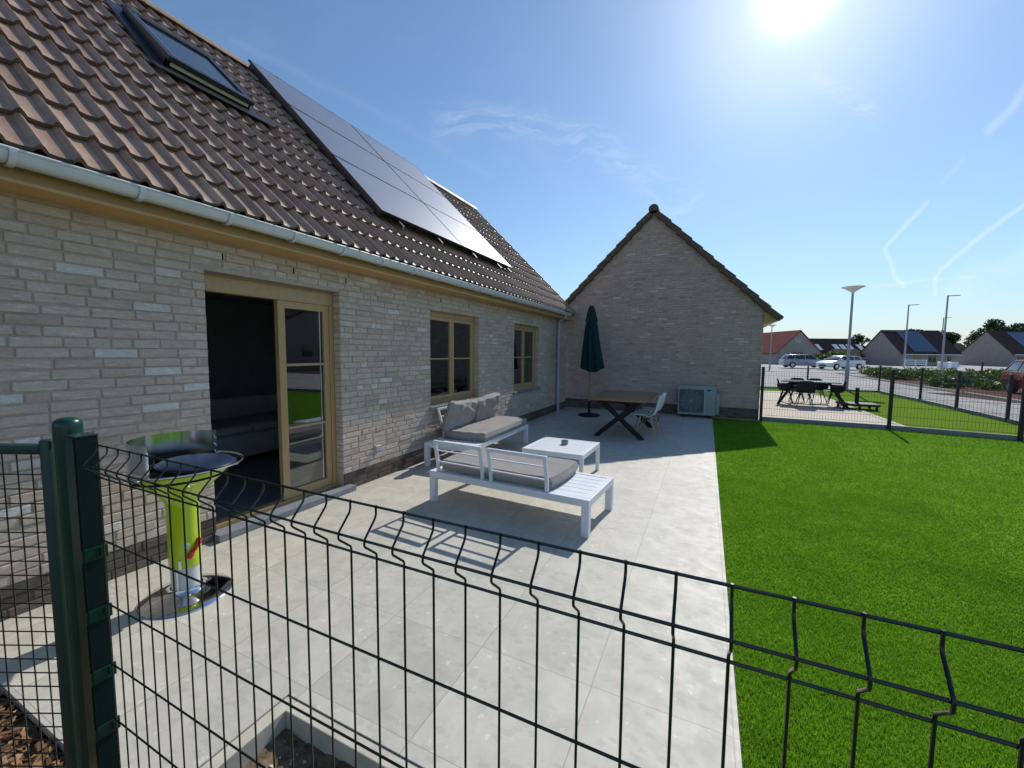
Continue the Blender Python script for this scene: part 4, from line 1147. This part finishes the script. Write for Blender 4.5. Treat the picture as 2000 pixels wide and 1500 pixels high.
# closed parasol
PX, PY = -2.65, 10.19
pa = thing('closed_parasol', 'closed dark green parasol on a wooden pole and round base', 'parasol', (PX, PY, 0))
q = MB(); q.lathe((PX, PY, 0), [(.27, 0), (.275, .02), (.26, .045), (.12, .065), (.045, .075), (.001, .076)], 40); q.build('base', M_blacksteel, pa, smooth=True)
q = MB(); q.lathe((PX, PY, 0), [(.032, .07), (.032, .38)], 16); q.build('base_tube', M_blacksteel, pa, smooth=True)
q = MB(); q.lathe((PX, PY, 0), [(.019, .37), (.019, 2.74)], 14); q.build('pole', M_polewood, pa, smooth=True)
def fold(a, z): return 1 + (.16 + .05 * math.sin(3 * a)) * math.sin(8 * a + z * 1.1) * min(1, (2.5 - z) / .5 + .35) + .05 * math.sin(3 * a + 2.1 * z)
def skew(mb, k): mb.v = [(x + (2.75 - z) * k[0] * 0 + .03 * (2.75 - z), y, z + (.05 * math.sin(2 * math.atan2(y - PY, x - PX) + 1) if z < 1.22 else 0)) for x, y, z in mb.v]; return mb
q = MB(); q.lathe((PX, PY, 0), [(.02, 2.62), (.075, 2.55), (.115, 2.44), (.150, 2.2), (.19, 1.85), (.225, 1.55), (.262, 1.28), (.268, 1.20), (.255, 1.17), (.18, 1.20), (.10, 1.25)], 96, mod=fold); skew(q, (1, 0)); q.build('canopy', M_parasol, pa, smooth=True)
q = MB(); q.lathe((PX, PY, 0), [(.001, 2.775), (.045, 2.77), (.075, 2.70), (.105, 2.56), (.142, 2.40), (.135, 2.37), (.09, 2.40)], 72, mod=lambda a, z: 1 + .09 * math.sin(8 * a)); skew(q, (1, 0)); q.build('top_vent', M_parasol, pa, smooth=True)
# heat pump outdoor unit
ac = thing('heat_pump_unit', 'grey outdoor heat pump unit standing against the gable wall', 'heat pump', (-.15, 11.3, 0))
X0, X1, Y0, Y1, Z0, Z1 = -.62, .24, 11.16, 11.46, .07, .80
q = MB(); q.box(X0, X1, Y0, Y1, Z0, Z1); q.build('casing', M_ac, ac, bevel=.018, segs=3, smooth=True)
q = MB(); q.box(X1 + .001, X1 + .085, Y0 + .06, Y1 - .02, Z0 + .02, Z1 - .18); q.build('side_cover', M_ac, ac, bevel=.015, smooth=True)
q = MB(); q.box(X0 + .035, X0 + .60, Y0 - .004, Y0 - .001, Z0 + .06, Z1 - .09); q.build('grille_panel', M_acg, ac)
fx, fz, fr_ = X0 + .315, (Z0 + Z1) / 2 - .01, .265
q = MB()
for rr in [.03 + .0235 * i for i in range(11)]: q.tube([(fx + rr * math.cos(t), Y0 - .012, fz + rr * math.sin(t)) for t in [i * 2 * PI / 40 for i in range(40)]], .0022, 4, closed=True)
for a_ in range(0, 180, 30): q.tube([(fx + fr_ * math.cos(R_(a_)), Y0 - .010, fz + fr_ * math.sin(R_(a_))), (fx - fr_ * math.cos(R_(a_)), Y0 - .010, fz - fr_ * math.sin(R_(a_)))], .003, 5)
q.build('fan_guard', M_pvc, ac)
q = MB(); q.tube([(fx + .275 * math.cos(t), Y0 - .010, fz + .275 * math.sin(t)) for t in [i * 2 * PI / 48 for i in range(48)]], .010, 6, closed=True); q.build('fan_ring', M_acg, ac, smooth=True)
q = MB(); q.box(X0 + .612, X0 + .622, Y0 - .006, Y0 - .001, Z0 + .03, Z1 - .03); q.build('seam', M_whitegrey, ac)
q = MB(); q.box(X1 - .20, X1 - .05, Y0 - .004, Y0 - .001, Z1 - .19, Z1 - .11); q.build('label_print', M_cyan, ac)
q = MB(); q.prism([(X1 - .205, Z1 - .085), (X1 - .09, Z1 - .085), (X1 - .165, Z1 - .135)], 1, Y0 - .006, Y0 - .0045); q.build('emblem', M_navyp, ac)
q = MB(); q.box(X0 + .08, X0 + .16, Y0 + .01, Y1, 0, .068); q.box(X1 - .16, X1 - .08, Y0 + .01, Y1, 0, .068); q.build('feet', M_blacksteel, ac)

# ================================================================== garden fences behind
def far_fence(label, name, pts, posts, h, board, r_=.0022, zoff=0):
    t = thing(name, label, 'fence', (pts[0][0], pts[0][1], 0), 'black mesh garden fences')
    for (xa, ya), (xb, yb) in zip(pts, pts[1:]):
        L = math.hypot(xb - xa, yb - ya); d = Vector(((xb - xa) / L, (yb - ya) / L, 0)); A_ = Vector((xa, ya, zoff)); q = MB()
        s = .02
        while s < L: q.tube([A_ + d * s + Vector((0, 0, board + .02)), A_ + d * s + Vector((0, 0, h))], r_, 3, caps=False); s += .0525
        for z in (h - .01, h - .11, h - .31, h - .51, h - .71, h - .91, board + .04):
            if z > board: q.tube([A_ + Vector((0, 0, z)), A_ + d * L + Vector((0, 0, z))], r_ * 1.3, 4, caps=False)
        q.build('mesh_panel', M_wireblk, t)
        if board > .03:
            q = MB(); q.obox(A_ + Vector((0, 0, board / 2 - .02)), A_ + d * L + Vector((0, 0, board / 2 - .02)), .045, board + .04); q.build('base_board', M_bluestone, t)
    for (x, y) in posts:
        q = MB(); q.box(x - .03, x + .03, y - .03, y + .03, -.1 + zoff, h + .10 + zoff); q.build('post', M_wireblk, t, bevel=.004)
    return t


far_fence('black mesh fence on a grey base board along the far edge of the bright lawn', 'mesh_fence', [(1.24, 11.56), (3.63, 11.48), (5.46, 11.15), (7.9, 10.8)], [(1.245, 11.52), (3.63, 11.45), (5.46, 11.12), (7.9, 10.8)], 1.20, .09)
far_fence('black mesh fence with four posts between the neighbour lawn and the road', 'mesh_fence', [(6.83, 12.2), (6.86, 14.5), (6.93, 17.0), (6.96, 19.45), (6.91, 23.2)], [(6.86, 14.5), (6.93, 17.0), (6.96, 19.45), (6.91, 23.2)], 1.05, .05)
far_fence('black mesh fence crossing behind the neighbour terrace, with a thin post', 'mesh_fence', [(6.91, 23.2), (4.3, 23.1), (1.4, 22.9)], [(4.28, 23.1), (1.45, 22.9)], .98, .05)

# ================================================================== neighbour's dark furniture
nt = thing('garden_table', 'glossy topped black garden table on the neighbour terrace', 'table', (3.0, 16.4, 0))
q = MB(); q.add([(2.20, 15.75, .72), (3.75, 15.55, .72), (3.95, 16.45, .72), (2.42, 16.65, .72), (2.20, 15.75, .75), (3.75, 15.55, .75), (3.95, 16.45, .75), (2.42, 16.65, .75)], [(0, 3, 2, 1), (4, 5, 6, 7), (0, 1, 5, 4), (1, 2, 6, 5), (2, 3, 7, 6), (3, 0, 4, 7)]); q.build('tabletop', mat('dark_glass_top', (.05, .055, .06), .12, spec=1.0), nt, bevel=.004)
for (xa, ya, xb, yb) in ((2.15, 15.72, 2.62, 16.0), (3.95, 15.55, 3.5, 15.85), (2.35, 16.7, 2.7, 16.4), (4.05, 16.5, 3.6, 16.3)):
    q = MB(); q.obox((xa, ya, -.02), (xb, yb, .715), .055, .055); q.build('leg', M_blacksteel, nt)
bk = shell_chair('black_chair', 'black shell chair at the left end of the neighbour garden table', M_blacksteel, M_blacksteel, 'black chairs round the neighbour table')
q = MB(); tub = [(.215, .44), (.265, .50), (.285, .60), (.290, .66), (.280, .665), (.262, .60), (.245, .51), (.20, .45)]
q.lathe((0.02, 0, 0), tub, 22, R_(70), R_(290)); q.build('arm_shell', M_blacksteel, bk, smooth=True)
bk.location = (2.42, 16.1, -.01); bk.rotation_euler = (0, 0, R_(-5)); bk.scale = (1, 1, .98)
for (x, y, rz, lb) in ((2.82, 15.50, R_(88), 'black shell chair in front of the neighbour garden table, nearest us'), (2.85, 16.85, R_(-95), 'black shell chair behind the neighbour garden table, back facing the road'), (3.72, 16.05, R_(172), 'black shell chair at the right end of the neighbour garden table'), (3.42, 16.85, R_(-80), 'black shell chair behind the right half of the neighbour garden table')):
    c_ = copy_tree(bk); c_['label'] = lb; c_.location = (x, y, -.01); c_.rotation_euler = (0, 0, rz)
pb = thing('parasol_base', 'low square black parasol base with a stub tube on the neighbour terrace', 'parasol base', (4.15, 15.7, 0))
q = MB(); q.box(3.72, 4.62, 15.25, 15.95, .09, .16); q.build('plate', M_blacksteel, pb, bevel=.01)
q = MB(); q.lathe((4.15, 15.6, 0), [(.05, .16), (.05, .62), (.001, .62)], 14); q.build('tube', M_blacksteel, pb, smooth=True)
for (x, y) in ((3.78, 15.3), (4.55, 15.3), (4.15, 15.3), (4.55, 15.9), (3.78, 15.9)):
    q = MB(); q.lathe((x, y, 0), [(.035, -.02), (.04, .04), (.025, .09)], 10); q.build('wheel', M_blacksteel, pb, smooth=True)

# ================================================================== street lamps
def bowl_lamp(label, x, y, h, zb=0):
    t = thing('street_lamp', label, 'street lamp', (x, y, zb), 'street lamps')
    q = MB(); q.lathe((x, y, zb), [(.085, -.1), (.085, 1.1), (.06, 1.15), (.045, h - .22), (.001, h - .22)], 14); q.build('pole', M_pole, t, smooth=True)
    q = MB(); q.lathe((x, y, zb), [(.045, h - .26), (.07, h - .20), (.30, h - .04), (.44, h + .02), (.44, h + .035), (.25, h + .06), (.001, h + .075)], 28); q.build('lamp_bowl', M_lampgl, t, smooth=True)
    return t


bowl_lamp('grey lamp post with a bowl shaped head behind the black garden chairs', 5.93, 23.9, 4.68)
bowl_lamp('small distant bowl headed lamp post beside the eave of the gable building', 6.13, 51.4, 4.65, .05)


def arm_lamp(label, x, y, h, zb=.05):
    t = thing('street_light', label, 'street light', (x, y, zb), 'tall street lights with side arms')
    q = MB(); q.lathe((x, y, zb), [(.11, -.2), (.10, 1.0), (.07, h - .1), (.06, h), (.001, h)], 12); q.build('pole', M_pole, t, smooth=True)
    d = Vector(cR0); q = MB(); q.obox(Vector((x, y, zb + h - .06)), Vector((x, y, zb + h)) + d * 1.25, .22, .075); q.build('arm_head', M_pole, t, bevel=.02)
    return t


arm_lamp('tall street light in front of the house with the dark roof panels', 22.9, 69.1, 8.0)
arm_lamp('tallest street light with a side arm, right of the dark roof panels', 23.16, 60.4, 8.05)
arm_lamp('farthest and smallest street light with a side arm', 35.8, 94.1, 8.0)

# ================================================================== background houses (frontal to the view direction)
FH = Vector((-math.sin(YAW), math.cos(YAW), 0)); RH = Vector((math.cos(YAW), math.sin(YAW), 0))


def dv(lat, dep, z): return RH * lat + FH * dep + Vector((0, 0, z))


def hexa(mb, a, b, c_, d, z0, z1):
    """prismatic block on four (lat, dep) corners"""
    P = [a, b, c_, d]; mb.add([dv(*p, z0) for p in P] + [dv(*p, z1) for p in P], [(0, 3, 2, 1), (4, 5, 6, 7), (0, 1, 5, 4), (1, 2, 6, 5), (2, 3, 7, 6), (3, 0, 4, 7)])


def gable_house(label, lat0, lat1, dep0, dep1, ez, az, axis, roofmat, wallmat, panels=None, wins=(), over=.3, group='houses across the road'):
    """axis 'dep': ridge runs away from us, gable faces us; axis 'lat': ridge runs across"""
    t = thing('house', label, 'house', tuple(dv((lat0 + lat1) / 2, dep0, 0)), group)
    q = MB()
    if axis == 'dep':
        m_ = (lat0 + lat1) / 2
        q.add([dv(lat0, dep0, -.3), dv(lat1, dep0, -.3), dv(lat1, dep0, ez), dv(m_, dep0, az - .12), dv(lat0, dep0, ez), dv(lat0, dep1, -.3), dv(lat1, dep1, -.3), dv(lat1, dep1, ez), dv(m_, dep1, az - .12), dv(lat0, dep1, ez)],
              [(0, 1, 2, 3, 4), (9, 8, 7, 6, 5), (0, 5, 6, 1), (1, 6, 7, 2), (2, 7, 8, 3), (3, 8, 9, 4), (4, 9, 5, 0)])
        q.build('wall', wallmat, t)
        k = (az - ez) / (m_ - lat0); q = MB(); e = over; th = .14
        for s in (-1, 1):
            xe = m_ + s * (m_ - lat0 + e); ze = az - k * (m_ - lat0 + e)
            q.add([dv(xe, dep0 - .15, ze), dv(m_, dep0 - .15, az), dv(m_, dep1 + .15, az), dv(xe, dep1 + .15, ze), dv(xe, dep0 - .15, ze - th), dv(m_, dep0 - .15, az - th), dv(m_, dep1 + .15, az - th), dv(xe, dep1 + .15, ze - th)],
                  [(0, 3, 2, 1), (4, 5, 6, 7), (0, 1, 5, 4), (1, 2, 6, 5), (2, 3, 7, 6), (3, 0, 4, 7)])
        rf = q.build('roof', roofmat, t)
    else:
        m_ = (dep0 + dep1) / 2
        q.add([dv(lat0, dep0, -.3), dv(lat0, dep1, -.3), dv(lat0, dep1, ez), dv(lat0, m_, az - .12), dv(lat0, dep0, ez), dv(lat1, dep0, -.3), dv(lat1, dep1, -.3), dv(lat1, dep1, ez), dv(lat1, m_, az - .12), dv(lat1, dep0, ez)],
              [(0, 1, 2, 3, 4), (9, 8, 7, 6, 5), (0, 5, 6, 1), (1, 6, 7, 2), (2, 7, 8, 3), (3, 8, 9, 4), (4, 9, 5, 0)])
        q.build('wall', wallmat, t)
        k = (az - ez) / (m_ - dep0); q = MB(); e = over; th = .14
        for s in (-1, 1):
            de = m_ + s * (m_ - dep0 + e); ze = az - k * (m_ - dep0 + e)
            q.add([dv(lat0 - .12, de, ze), dv(lat0 - .12, m_, az), dv(lat1 + .12, m_, az), dv(lat1 + .12, de, ze), dv(lat0 - .12, de, ze - th), dv(lat0 - .12, m_, az - th), dv(lat1 + .12, m_, az - th), dv(lat1 + .12, de, ze - th)],
                  [(0, 3, 2, 1), (4, 5, 6, 7), (0, 1, 5, 4), (1, 2, 6, 5), (2, 3, 7, 6), (3, 0, 4, 7)])
        rf = q.build('roof', roofmat, t)
        q = MB(); hexa(q, (lat0, dep0 - over - .1), (lat1, dep0 - over - .1), (lat1, dep0 - over), (lat0, dep0 - over), az - k * (m_ - dep0 + e) - .12, az - k * (m_ - dep0 + e) - .0); q.build('gutter', M_zinc, t)
        if panels:
            for (la, lb, sa, sb_, pm, nm) in panels:
                f = lambda la_, s_: dv(la_, dep0 - e + (m_ - dep0 + e) * s_, az - k * (m_ - dep0 + e) + k * (m_ - dep0 + e) * s_ + .10)
                q = MB(); a_, b_, c_, d = f(la, sa), f(lb, sa), f(lb, sb_), f(la, sb_); u_ = Vector((0, 0, -.05))
                q.add([a_, b_, c_, d, a_ + u_, b_ + u_, c_ + u_, d + u_], [(0, 3, 2, 1), (4, 5, 6, 7), (0, 1, 5, 4), (1, 2, 6, 5), (2, 3, 7, 6), (3, 0, 4, 7)]); q.build(nm, pm, rf)
    for (la, lb, z0, z1, mt, nm) in wins:
        q = MB(); hexa(q, (la, dep0 - .03), (lb, dep0 - .03), (lb, dep0 + .02), (la, dep0 + .02), z0, z1); wo_ = q.build(nm, mt, t)
        if nm == 'window':
            q = MB(); hexa(q, (la - .05, dep0 - .05), (lb + .05, dep0 - .05), (lb + .05, dep0 - .031), (la - .05, dep0 - .031), z1, z1 + .07); hexa(q, ((la + lb) / 2 - .03, dep0 - .05), ((la + lb) / 2 + .03, dep0 - .05), ((la + lb) / 2 + .03, dep0 - .031), ((la + lb) / 2 - .03, dep0 - .031), z0, z1); q.build('frame', M_frame, wo_)
    return t


gable_house('pale house with bright red roof and gable facing the parked cars', 517 * 62 / 800 - .1, 600 * 62 / 800, 62, 76, 2.1, 5.3, 'dep', M_tile_red, M_render,
            wins=[(42.6, 43.4, 3.4, 4.1, M_pvc, 'window'), (42.3, 43.8, .9, 2.0, M_carglass, 'window')])
gable_house('pale house with dark blue solar panels on its brown roof, in the middle distance', 757 * 60 / 800 + .0, 872 * 60 / 800, 60, 67, 2.1, 5.5, 'lat', M_tile_dk, M_render,
            panels=[(58.7, 62.2, .10, .92, M_panelfar, 'solar_panel')], wins=[(58.6, 59.7, .1, 1.9, mat('tan_door', (.30, .24, .10), .6), 'door'), (60.8, 61.9, .7, 1.8, M_carglass, 'window'), (63.6, 64.1, .1, 1.95, M_carglass, 'window'), (62.7, 63.0, 1.4, 1.8, M_blacksteel, 'wall_lamp')])
gable_house('pale house at the far right, its gable above the red car', 973 * 60 / 800, 1190 * 60 / 800, 60, 67, 2.2, 5.55, 'lat', M_tile_dk, M_render,
            panels=[(75.5, 82.5, .12, .9, M_panelfar, 'solar_panel')], wins=[(73.8, 74.7, .1, 1.9, M_carglass, 'window')])
gable_house('low dark roofed house row with bright skylights behind the lamp post', 580 * 82 / 800, 690 * 82 / 800, 82, 90, 1.9, 5.0, 'lat', mat('roof_black', rough=.95, spec=.02, build=varied((.028, .026, .03), .2, 1)), M_render,
            panels=[(la, la + 1.0, .25, .6, M_zinc, 'skylight') for la in (61.6, 65.3, 66.7, 68.1, 70.2)])
gable_house('distant red brown roof between the two solar panel houses', 850 * 85 / 800, 905 * 85 / 800, 85, 92, 1.9, 4.4, 'lat', M_tile_dk, M_render)
gable_house('lean shed roof left of the solar panel house gable', 640 * 66 / 800, 690 * 66 / 800, 66, 70, 1.4, 2.6, 'lat', M_tile_dk, M_render)
# house opposite, off to the right: seen mirrored in the sliding door
oh = thing('house', 'pale gabled house opposite the brick wall, seen only mirrored in the door glass', 'house', (24, 24, 0))
q = MB(); q.prism([(17.6, -.3), (30.6, -.3), (30.6, 2.4), (24.1, 5.2), (17.6, 2.4)], 0, 22.0, 34.0)
q.build('wall', M_render, oh)
q = MB()
for s in (-1, 1): q.prism([(24.1, 5.2), (24.1 + s * 6.9, 2.22), (24.1 + s * 6.9, 2.36), (24.1, 5.36)], 0, 21.7, 34.2)
q.build('roof', M_tile_dk, oh)
for y in (22.8, 24.3, 27.5):
    q = MB(); q.box(21.96, 22.01, y, y + .95, 1.1, 2.1); wo_ = q.build('window', M_carglass, oh)

# ================================================================== cars
def car(label, col_, L=4.5, Wd=1.8, Hh=1.5, wagon=True, group='parked cars'):
    """local: x forward, origin at the middle on the ground"""
    paint = mat('car_paint_' + col_[0], col_[1], .25, metal=.2, build=lambda n, b: b.inputs['Coat Weight'].__setattr__('default_value', .6))
    t = thing('parked_car', label, 'car', (0, 0, 0), group)
    h = L / 2
    low = [(-h, .55), (-h + .03, .95), (-h + .35, 1.0), (h - 1.25, .98), (h - .35, .82), (h - .03, .66), (h, .45), (h - .1, .24), (-h + .1, .26)]
    q = MB(); q.prism([(x, z) for x, z in low], 1, -Wd / 2, Wd / 2)
    q.v = [(x, y * (1 - .10 * max(0, (abs(x) - h * .7) / (h * .3)) ** 2), z) for x, y, z in q.v]
    body = q.build('body', paint, t, bevel=.07, segs=3, smooth=True)
    rear = -h + (.12 if wagon else .45)
    cab = [(rear, 1.0), (rear + .28, Hh - .14), (rear + .55, Hh - .03), (h - 2.15, Hh), (h - 1.75, Hh - .06), (h - 1.05, .99)]
    q = MB(); q.prism(cab, 1, -Wd / 2 + .10, Wd / 2 - .10); q.v = [(x, y * (1 - .20 * max(0, z - 1.0) / (Hh - 1.0)), z) for x, y, z in q.v]
    q.build('windows', M_carglass, t, bevel=.03, smooth=True)
    q = MB(); rf = [(rear + .36, Hh - .09), (rear + .55, Hh - .02), (h - 2.15, Hh + .012), (h - 1.80, Hh - .04), (h - 1.9, Hh - .07), (rear + .5, Hh - .10)]
    q.prism(rf, 1, -Wd / 2 + .20, Wd / 2 - .20)
    q.build('roof', paint, t, bevel=.02, smooth=True)
    q = MB()
    for s in (-1, 1):
        for (xa, za, xb, zb_) in ((rear + .02, .98, rear + .35, Hh - .10), (h - 1.08, .97, h - 1.80, Hh - .06), (-.15, .97, -.18, Hh - .04), (rear + .95, .97, rear + 1.0, Hh - .06)):
            q.obox((xa, s * (Wd / 2 - .095), za), (xb, s * (Wd / 2 - .235), zb_), .07, .03, (1, 0, 0))
    q.build('pillars', paint, t)
    for x in (-h + .85, h - .85):
        for s in (-1, 1):
            q = MB(); q.lathe((0, 0, 0), [(.20, -.10), (.31, -.09), (.33, -.04), (.33, .04), (.31, .09), (.20, .10)], 22); q.xf(Matrix.Translation((x, s * (Wd / 2 - .09), .33)) @ Matrix.Rotation(PI / 2, 4, 'X')); wh = q.build('wheel', M_tyre, t, smooth=True)
            q = MB(); q.lathe((0, 0, 0), [(.001, .07), (.06, .085), (.20, .075), (.21, .09)], 22); q.xf(Matrix.Translation((x, s * (Wd / 2 - .09), .33)) @ Matrix.Rotation(-s * PI / 2, 4, 'X')); q.build('rim', M_alu, wh, smooth=True)
    for s in (-1, 1):
        q = MB(); q.box(h - .22, h + .005, s * .62 - .17, s * .62 + .17, .60, .72); q.build('headlight', M_alu, t, bevel=.03)
        q = MB(); q.box(-h - .01, -h + .06, s * .70 - .12, s * .70 + .12, .72, .92); q.build('tail_light', M_red, t, bevel=.02)
        q = MB(); q.box(h - 1.45, h - 1.25, s * (Wd / 2 + .05) - .08, s * (Wd / 2 + .05) + .08, .98, 1.10); q.build('mirror', paint, t, bevel=.03)
    q = MB(); q.box(h - .06, h + .008, -.4, .4, .36, .52); q.build('grille', M_blacksteel, t)
    return t


c1 = car('silver blue estate car parked facing right with its wheels on the road', ('silver_blue', (.30, .36, .46)), 4.6, Hh=1.52)
p = dv(568 * 47 / 800, 47, .10); c1.location = p; c1.rotation_euler = (0, 0, YAW + R_(-12))
c2 = car('white hatchback parked facing left behind the lamp post', ('white', (.72, .75, .80)), 4.5, Hh=1.45, wagon=False)
p = dv(640 * 43.5 / 800, 43.5, .08); c2.location = p; c2.rotation_euler = (0, 0, YAW + PI + R_(10))
c3 = car('dark red car cut off by the right edge of the photo', ('dark_red', (.26, .010, .028)), 4.4, Hh=1.5)
c3.location = (13.0, 24.42, -.03); c3.rotation_euler = (0, 0, YAW + PI + R_(62))

# ================================================================== foliage
def leaf_cloud(rs, n, centers, size, flat=1.0):
    """n leaf quads spread over blobs (cx,cy,cz,rx,ry,rz,weight)"""
    w_ = np.array([c_[6] for c_ in centers]); w_ = w_ / w_.sum(); idx = rs.choice(len(centers), n, p=w_)
    C_ = np.array(centers)[idx]; d = rs.normal(size=(n, 3)); d /= np.linalg.norm(d, axis=1)[:, None]; rr = rs.uniform(.35, 1.08, n) ** .6
    P = C_[:, :3] + d * C_[:, 3:6] * rr[:, None]
    a = rs.normal(size=(n, 3)); a /= np.linalg.norm(a, axis=1)[:, None]; b = np.cross(a, rs.normal(size=(n, 3))); b /= np.linalg.norm(b, axis=1)[:, None]
    s = size * rs.uniform(.6, 1.4, n)[:, None]; a = a * s; b = b * s * .5
    V = np.stack([P - a, P - b, P + a, P + b], 1).reshape(-1, 3); return V


def leaf_obj(name, V, material, parent=None):
    n = len(V) // 4; me = bpy.data.meshes.new(name); off = np.array(wloc(parent)); V = V - off
    me.vertices.add(n * 4); me.vertices.foreach_set('co', V.astype(np.float32).ravel()); me.loops.add(n * 4); me.loops.foreach_set('vertex_index', np.arange(n * 4, dtype=np.int32))
    me.polygons.add(n); me.polygons.foreach_set('loop_start', np.arange(0, n * 4, 4, dtype=np.int32)); me.update(calc_edges=True); me.materials.append(material)
    o = bpy.data.objects.new(name, me); col.objects.link(o)
    if parent: o.parent = parent
    return o


def tree(label, lat, dep, zt, wd, material, seed, n=5000, low=.28, leaf=.22):
    p = dv(lat, dep, 0); t = thing('tree', label, 'tree', tuple(p), 'trees beyond the houses'); rs = np.random.RandomState(seed); r = random.Random(seed)
    q = MB(); q.tube([p + Vector((0, 0, -.3)), p + Vector((.1, .1, zt * .35)), p + Vector((.0, .2, zt * .7))], .28, 8, .08)
    cs = []
    for i in range(15):
        a_ = r.uniform(0, 2 * PI); k = r.uniform(.1, 1); h_ = r.uniform(low, .93); c_ = p + Vector((math.cos(a_) * wd * .42 * k, math.sin(a_) * wd * .42 * k, zt * h_ * (1 - .12 * k)))
        rr = wd * r.uniform(.13, .25); cs.append((c_.x, c_.y, c_.z, rr, rr, rr * .8, rr ** 2)); q.tube([p + Vector((0, .1, zt * min(h_, .6) * .7)), c_], .08, 5, .02)
    q.build('trunk', M_bark, t, smooth=True)
    leaf_obj('crown', leaf_cloud(rs, n, cs, leaf), material, t)
    return t


tree('bushy green tree behind the solar panel roof, left one', 767 * 80 / 800, 80, 7.2, 5.6, M_leafdk, 1)
tree('round dark tree behind the solar panel roof, right one', 826 * 80 / 800, 80, 7.4, 5.4, M_leafdk, 2)
tree('large ragged tree above the gable of the far right house', 938 * 82 / 800, 82, 8.9, 7.6, M_leafdk, 3, 8000)
tree('dark tree at the right edge beyond the far right house', 1000 * 88 / 800, 88, 8.0, 9, M_leafdk, 4, 7000)
tree('small dark tree top showing behind the lamp post', 672 * 95 / 800, 95, 6.3, 5, M_leafdk, 5, 2500)
tree('broad dark tree beyond the right edge house', 1060 * 88 / 800, 88, 8.6, 10, M_leafdk, 6, 5000)
# shrubs on the planted island and behind the cars
rs = np.random.RandomState(9); cs = []; r = random.Random(4)
for i in range(150):
    y = r.uniform(27.2, 46); x0 = 10.6 + max(0, y - 40) * .3; x = x0 + r.uniform(.2, 9.5) ** 1.0; h_ = r.uniform(.28, .62) * (1 if y > 29 else .6); cs.append((x, y, h_ * .55, .5, .5, h_ * .62, .5))
V1 = leaf_cloud(rs, 30000, cs, .075)
tag(leaf_obj('shrubs', V1, M_leaf), 'low loose green shrubs covering the planted island beside the road', kind='stuff')
cs = [tuple(dv(la * 56 / 800, 56 + r.uniform(-1, 1), r.uniform(.5, 1.3))) + (1.1, 1.1, .8, 1) for la in range(602, 665, 5)]
hd = leaf_obj('hedge', leaf_cloud(rs, 5000, cs, .16), M_leaf); tag(hd, 'olive green hedge standing behind the two parked cars', 'hedge')
cs = [tuple(dv(la * 110 / 800, 110 + r.uniform(-3, 3), r.uniform(.5, 1.6))) + (3, 3, 1.5, 1) for la in range(480, 1400, 14)]
tag(leaf_obj('hedgerow', leaf_cloud(rs, 9000, cs, .4), M_leafdk), 'dark far off hedgerow on the horizon', kind='stuff')
# mound of grey gravel
mo = grid(-1.2, 1.2, -1.2, 1.2, 0, 30, 30, .05, 8); mo.v = [(x + 12.2, y + 30.3, z + .55 * max(0, 1 - (x * x + y * y) / .9) ** .8 - .03) for x, y, z in mo.v]
mo_ = mo.build('gravel_heap', mat('grey_gravel', rough=.95, build=varied((.09, .095, .11), .3, 9, bs=.5)), smooth=True); tag(mo_, 'dark grey heap of gravel at the edge of the shrubs', 'gravel heap')
# white picket rails far behind
wfn = thing('white_fence', 'low white rail fence in front of the solar panel house', 'fence', tuple(dv(48.5, 50, 0)))
for z in (.55, .8, 1.05):
    q = MB(); q.obox(dv(47.8, 50, z), dv(50.6, 50, z), .04, .11); q.build('rail', M_whitealu, wfn)
for la in (47.9, 49.2, 50.5):
    q = MB(); q.obox(dv(la, 50.06, -.1), dv(la, 50.06, 1.12), .09, .04); q.build('post', M_whitealu, wfn)
wbx = thing('white_planter', 'white planter boxes beside the street light foot', 'planter', tuple(dv(53, 50, 0)))
for la in (52.4, 53.6):
    q = MB(); hexa(q, (la, 50), (la + .8, 50), (la + .8, 50.6), (la, 50.6), 0, .85); q.build('box', M_whitealu, wbx, bevel=.03)
sgn = thing('sign', 'small dark sign standing in the shrubs by the road', 'sign', (14.6, 33.5, 0))
q = MB(); q.obox((14.6, 33.5, 0), (14.6, 33.5, 1.25), .06, .06); q.build('post', M_wireblk, sgn)

# one dry leaf on the tiles by the wall
lf = MB(); lf.add([(-3.52, 1.10, .004), (-3.49, 1.115, .016), (-3.465, 1.15, .006), (-3.50, 1.14, .012)], [(0, 1, 2, 3)])
tag(lf.build('dry_leaf', mat('dry_leaf', (.55, .30, .12), .8), recalc=False), 'small orange dry leaf lying against the dark plinth left of the barbecue', 'leaf')
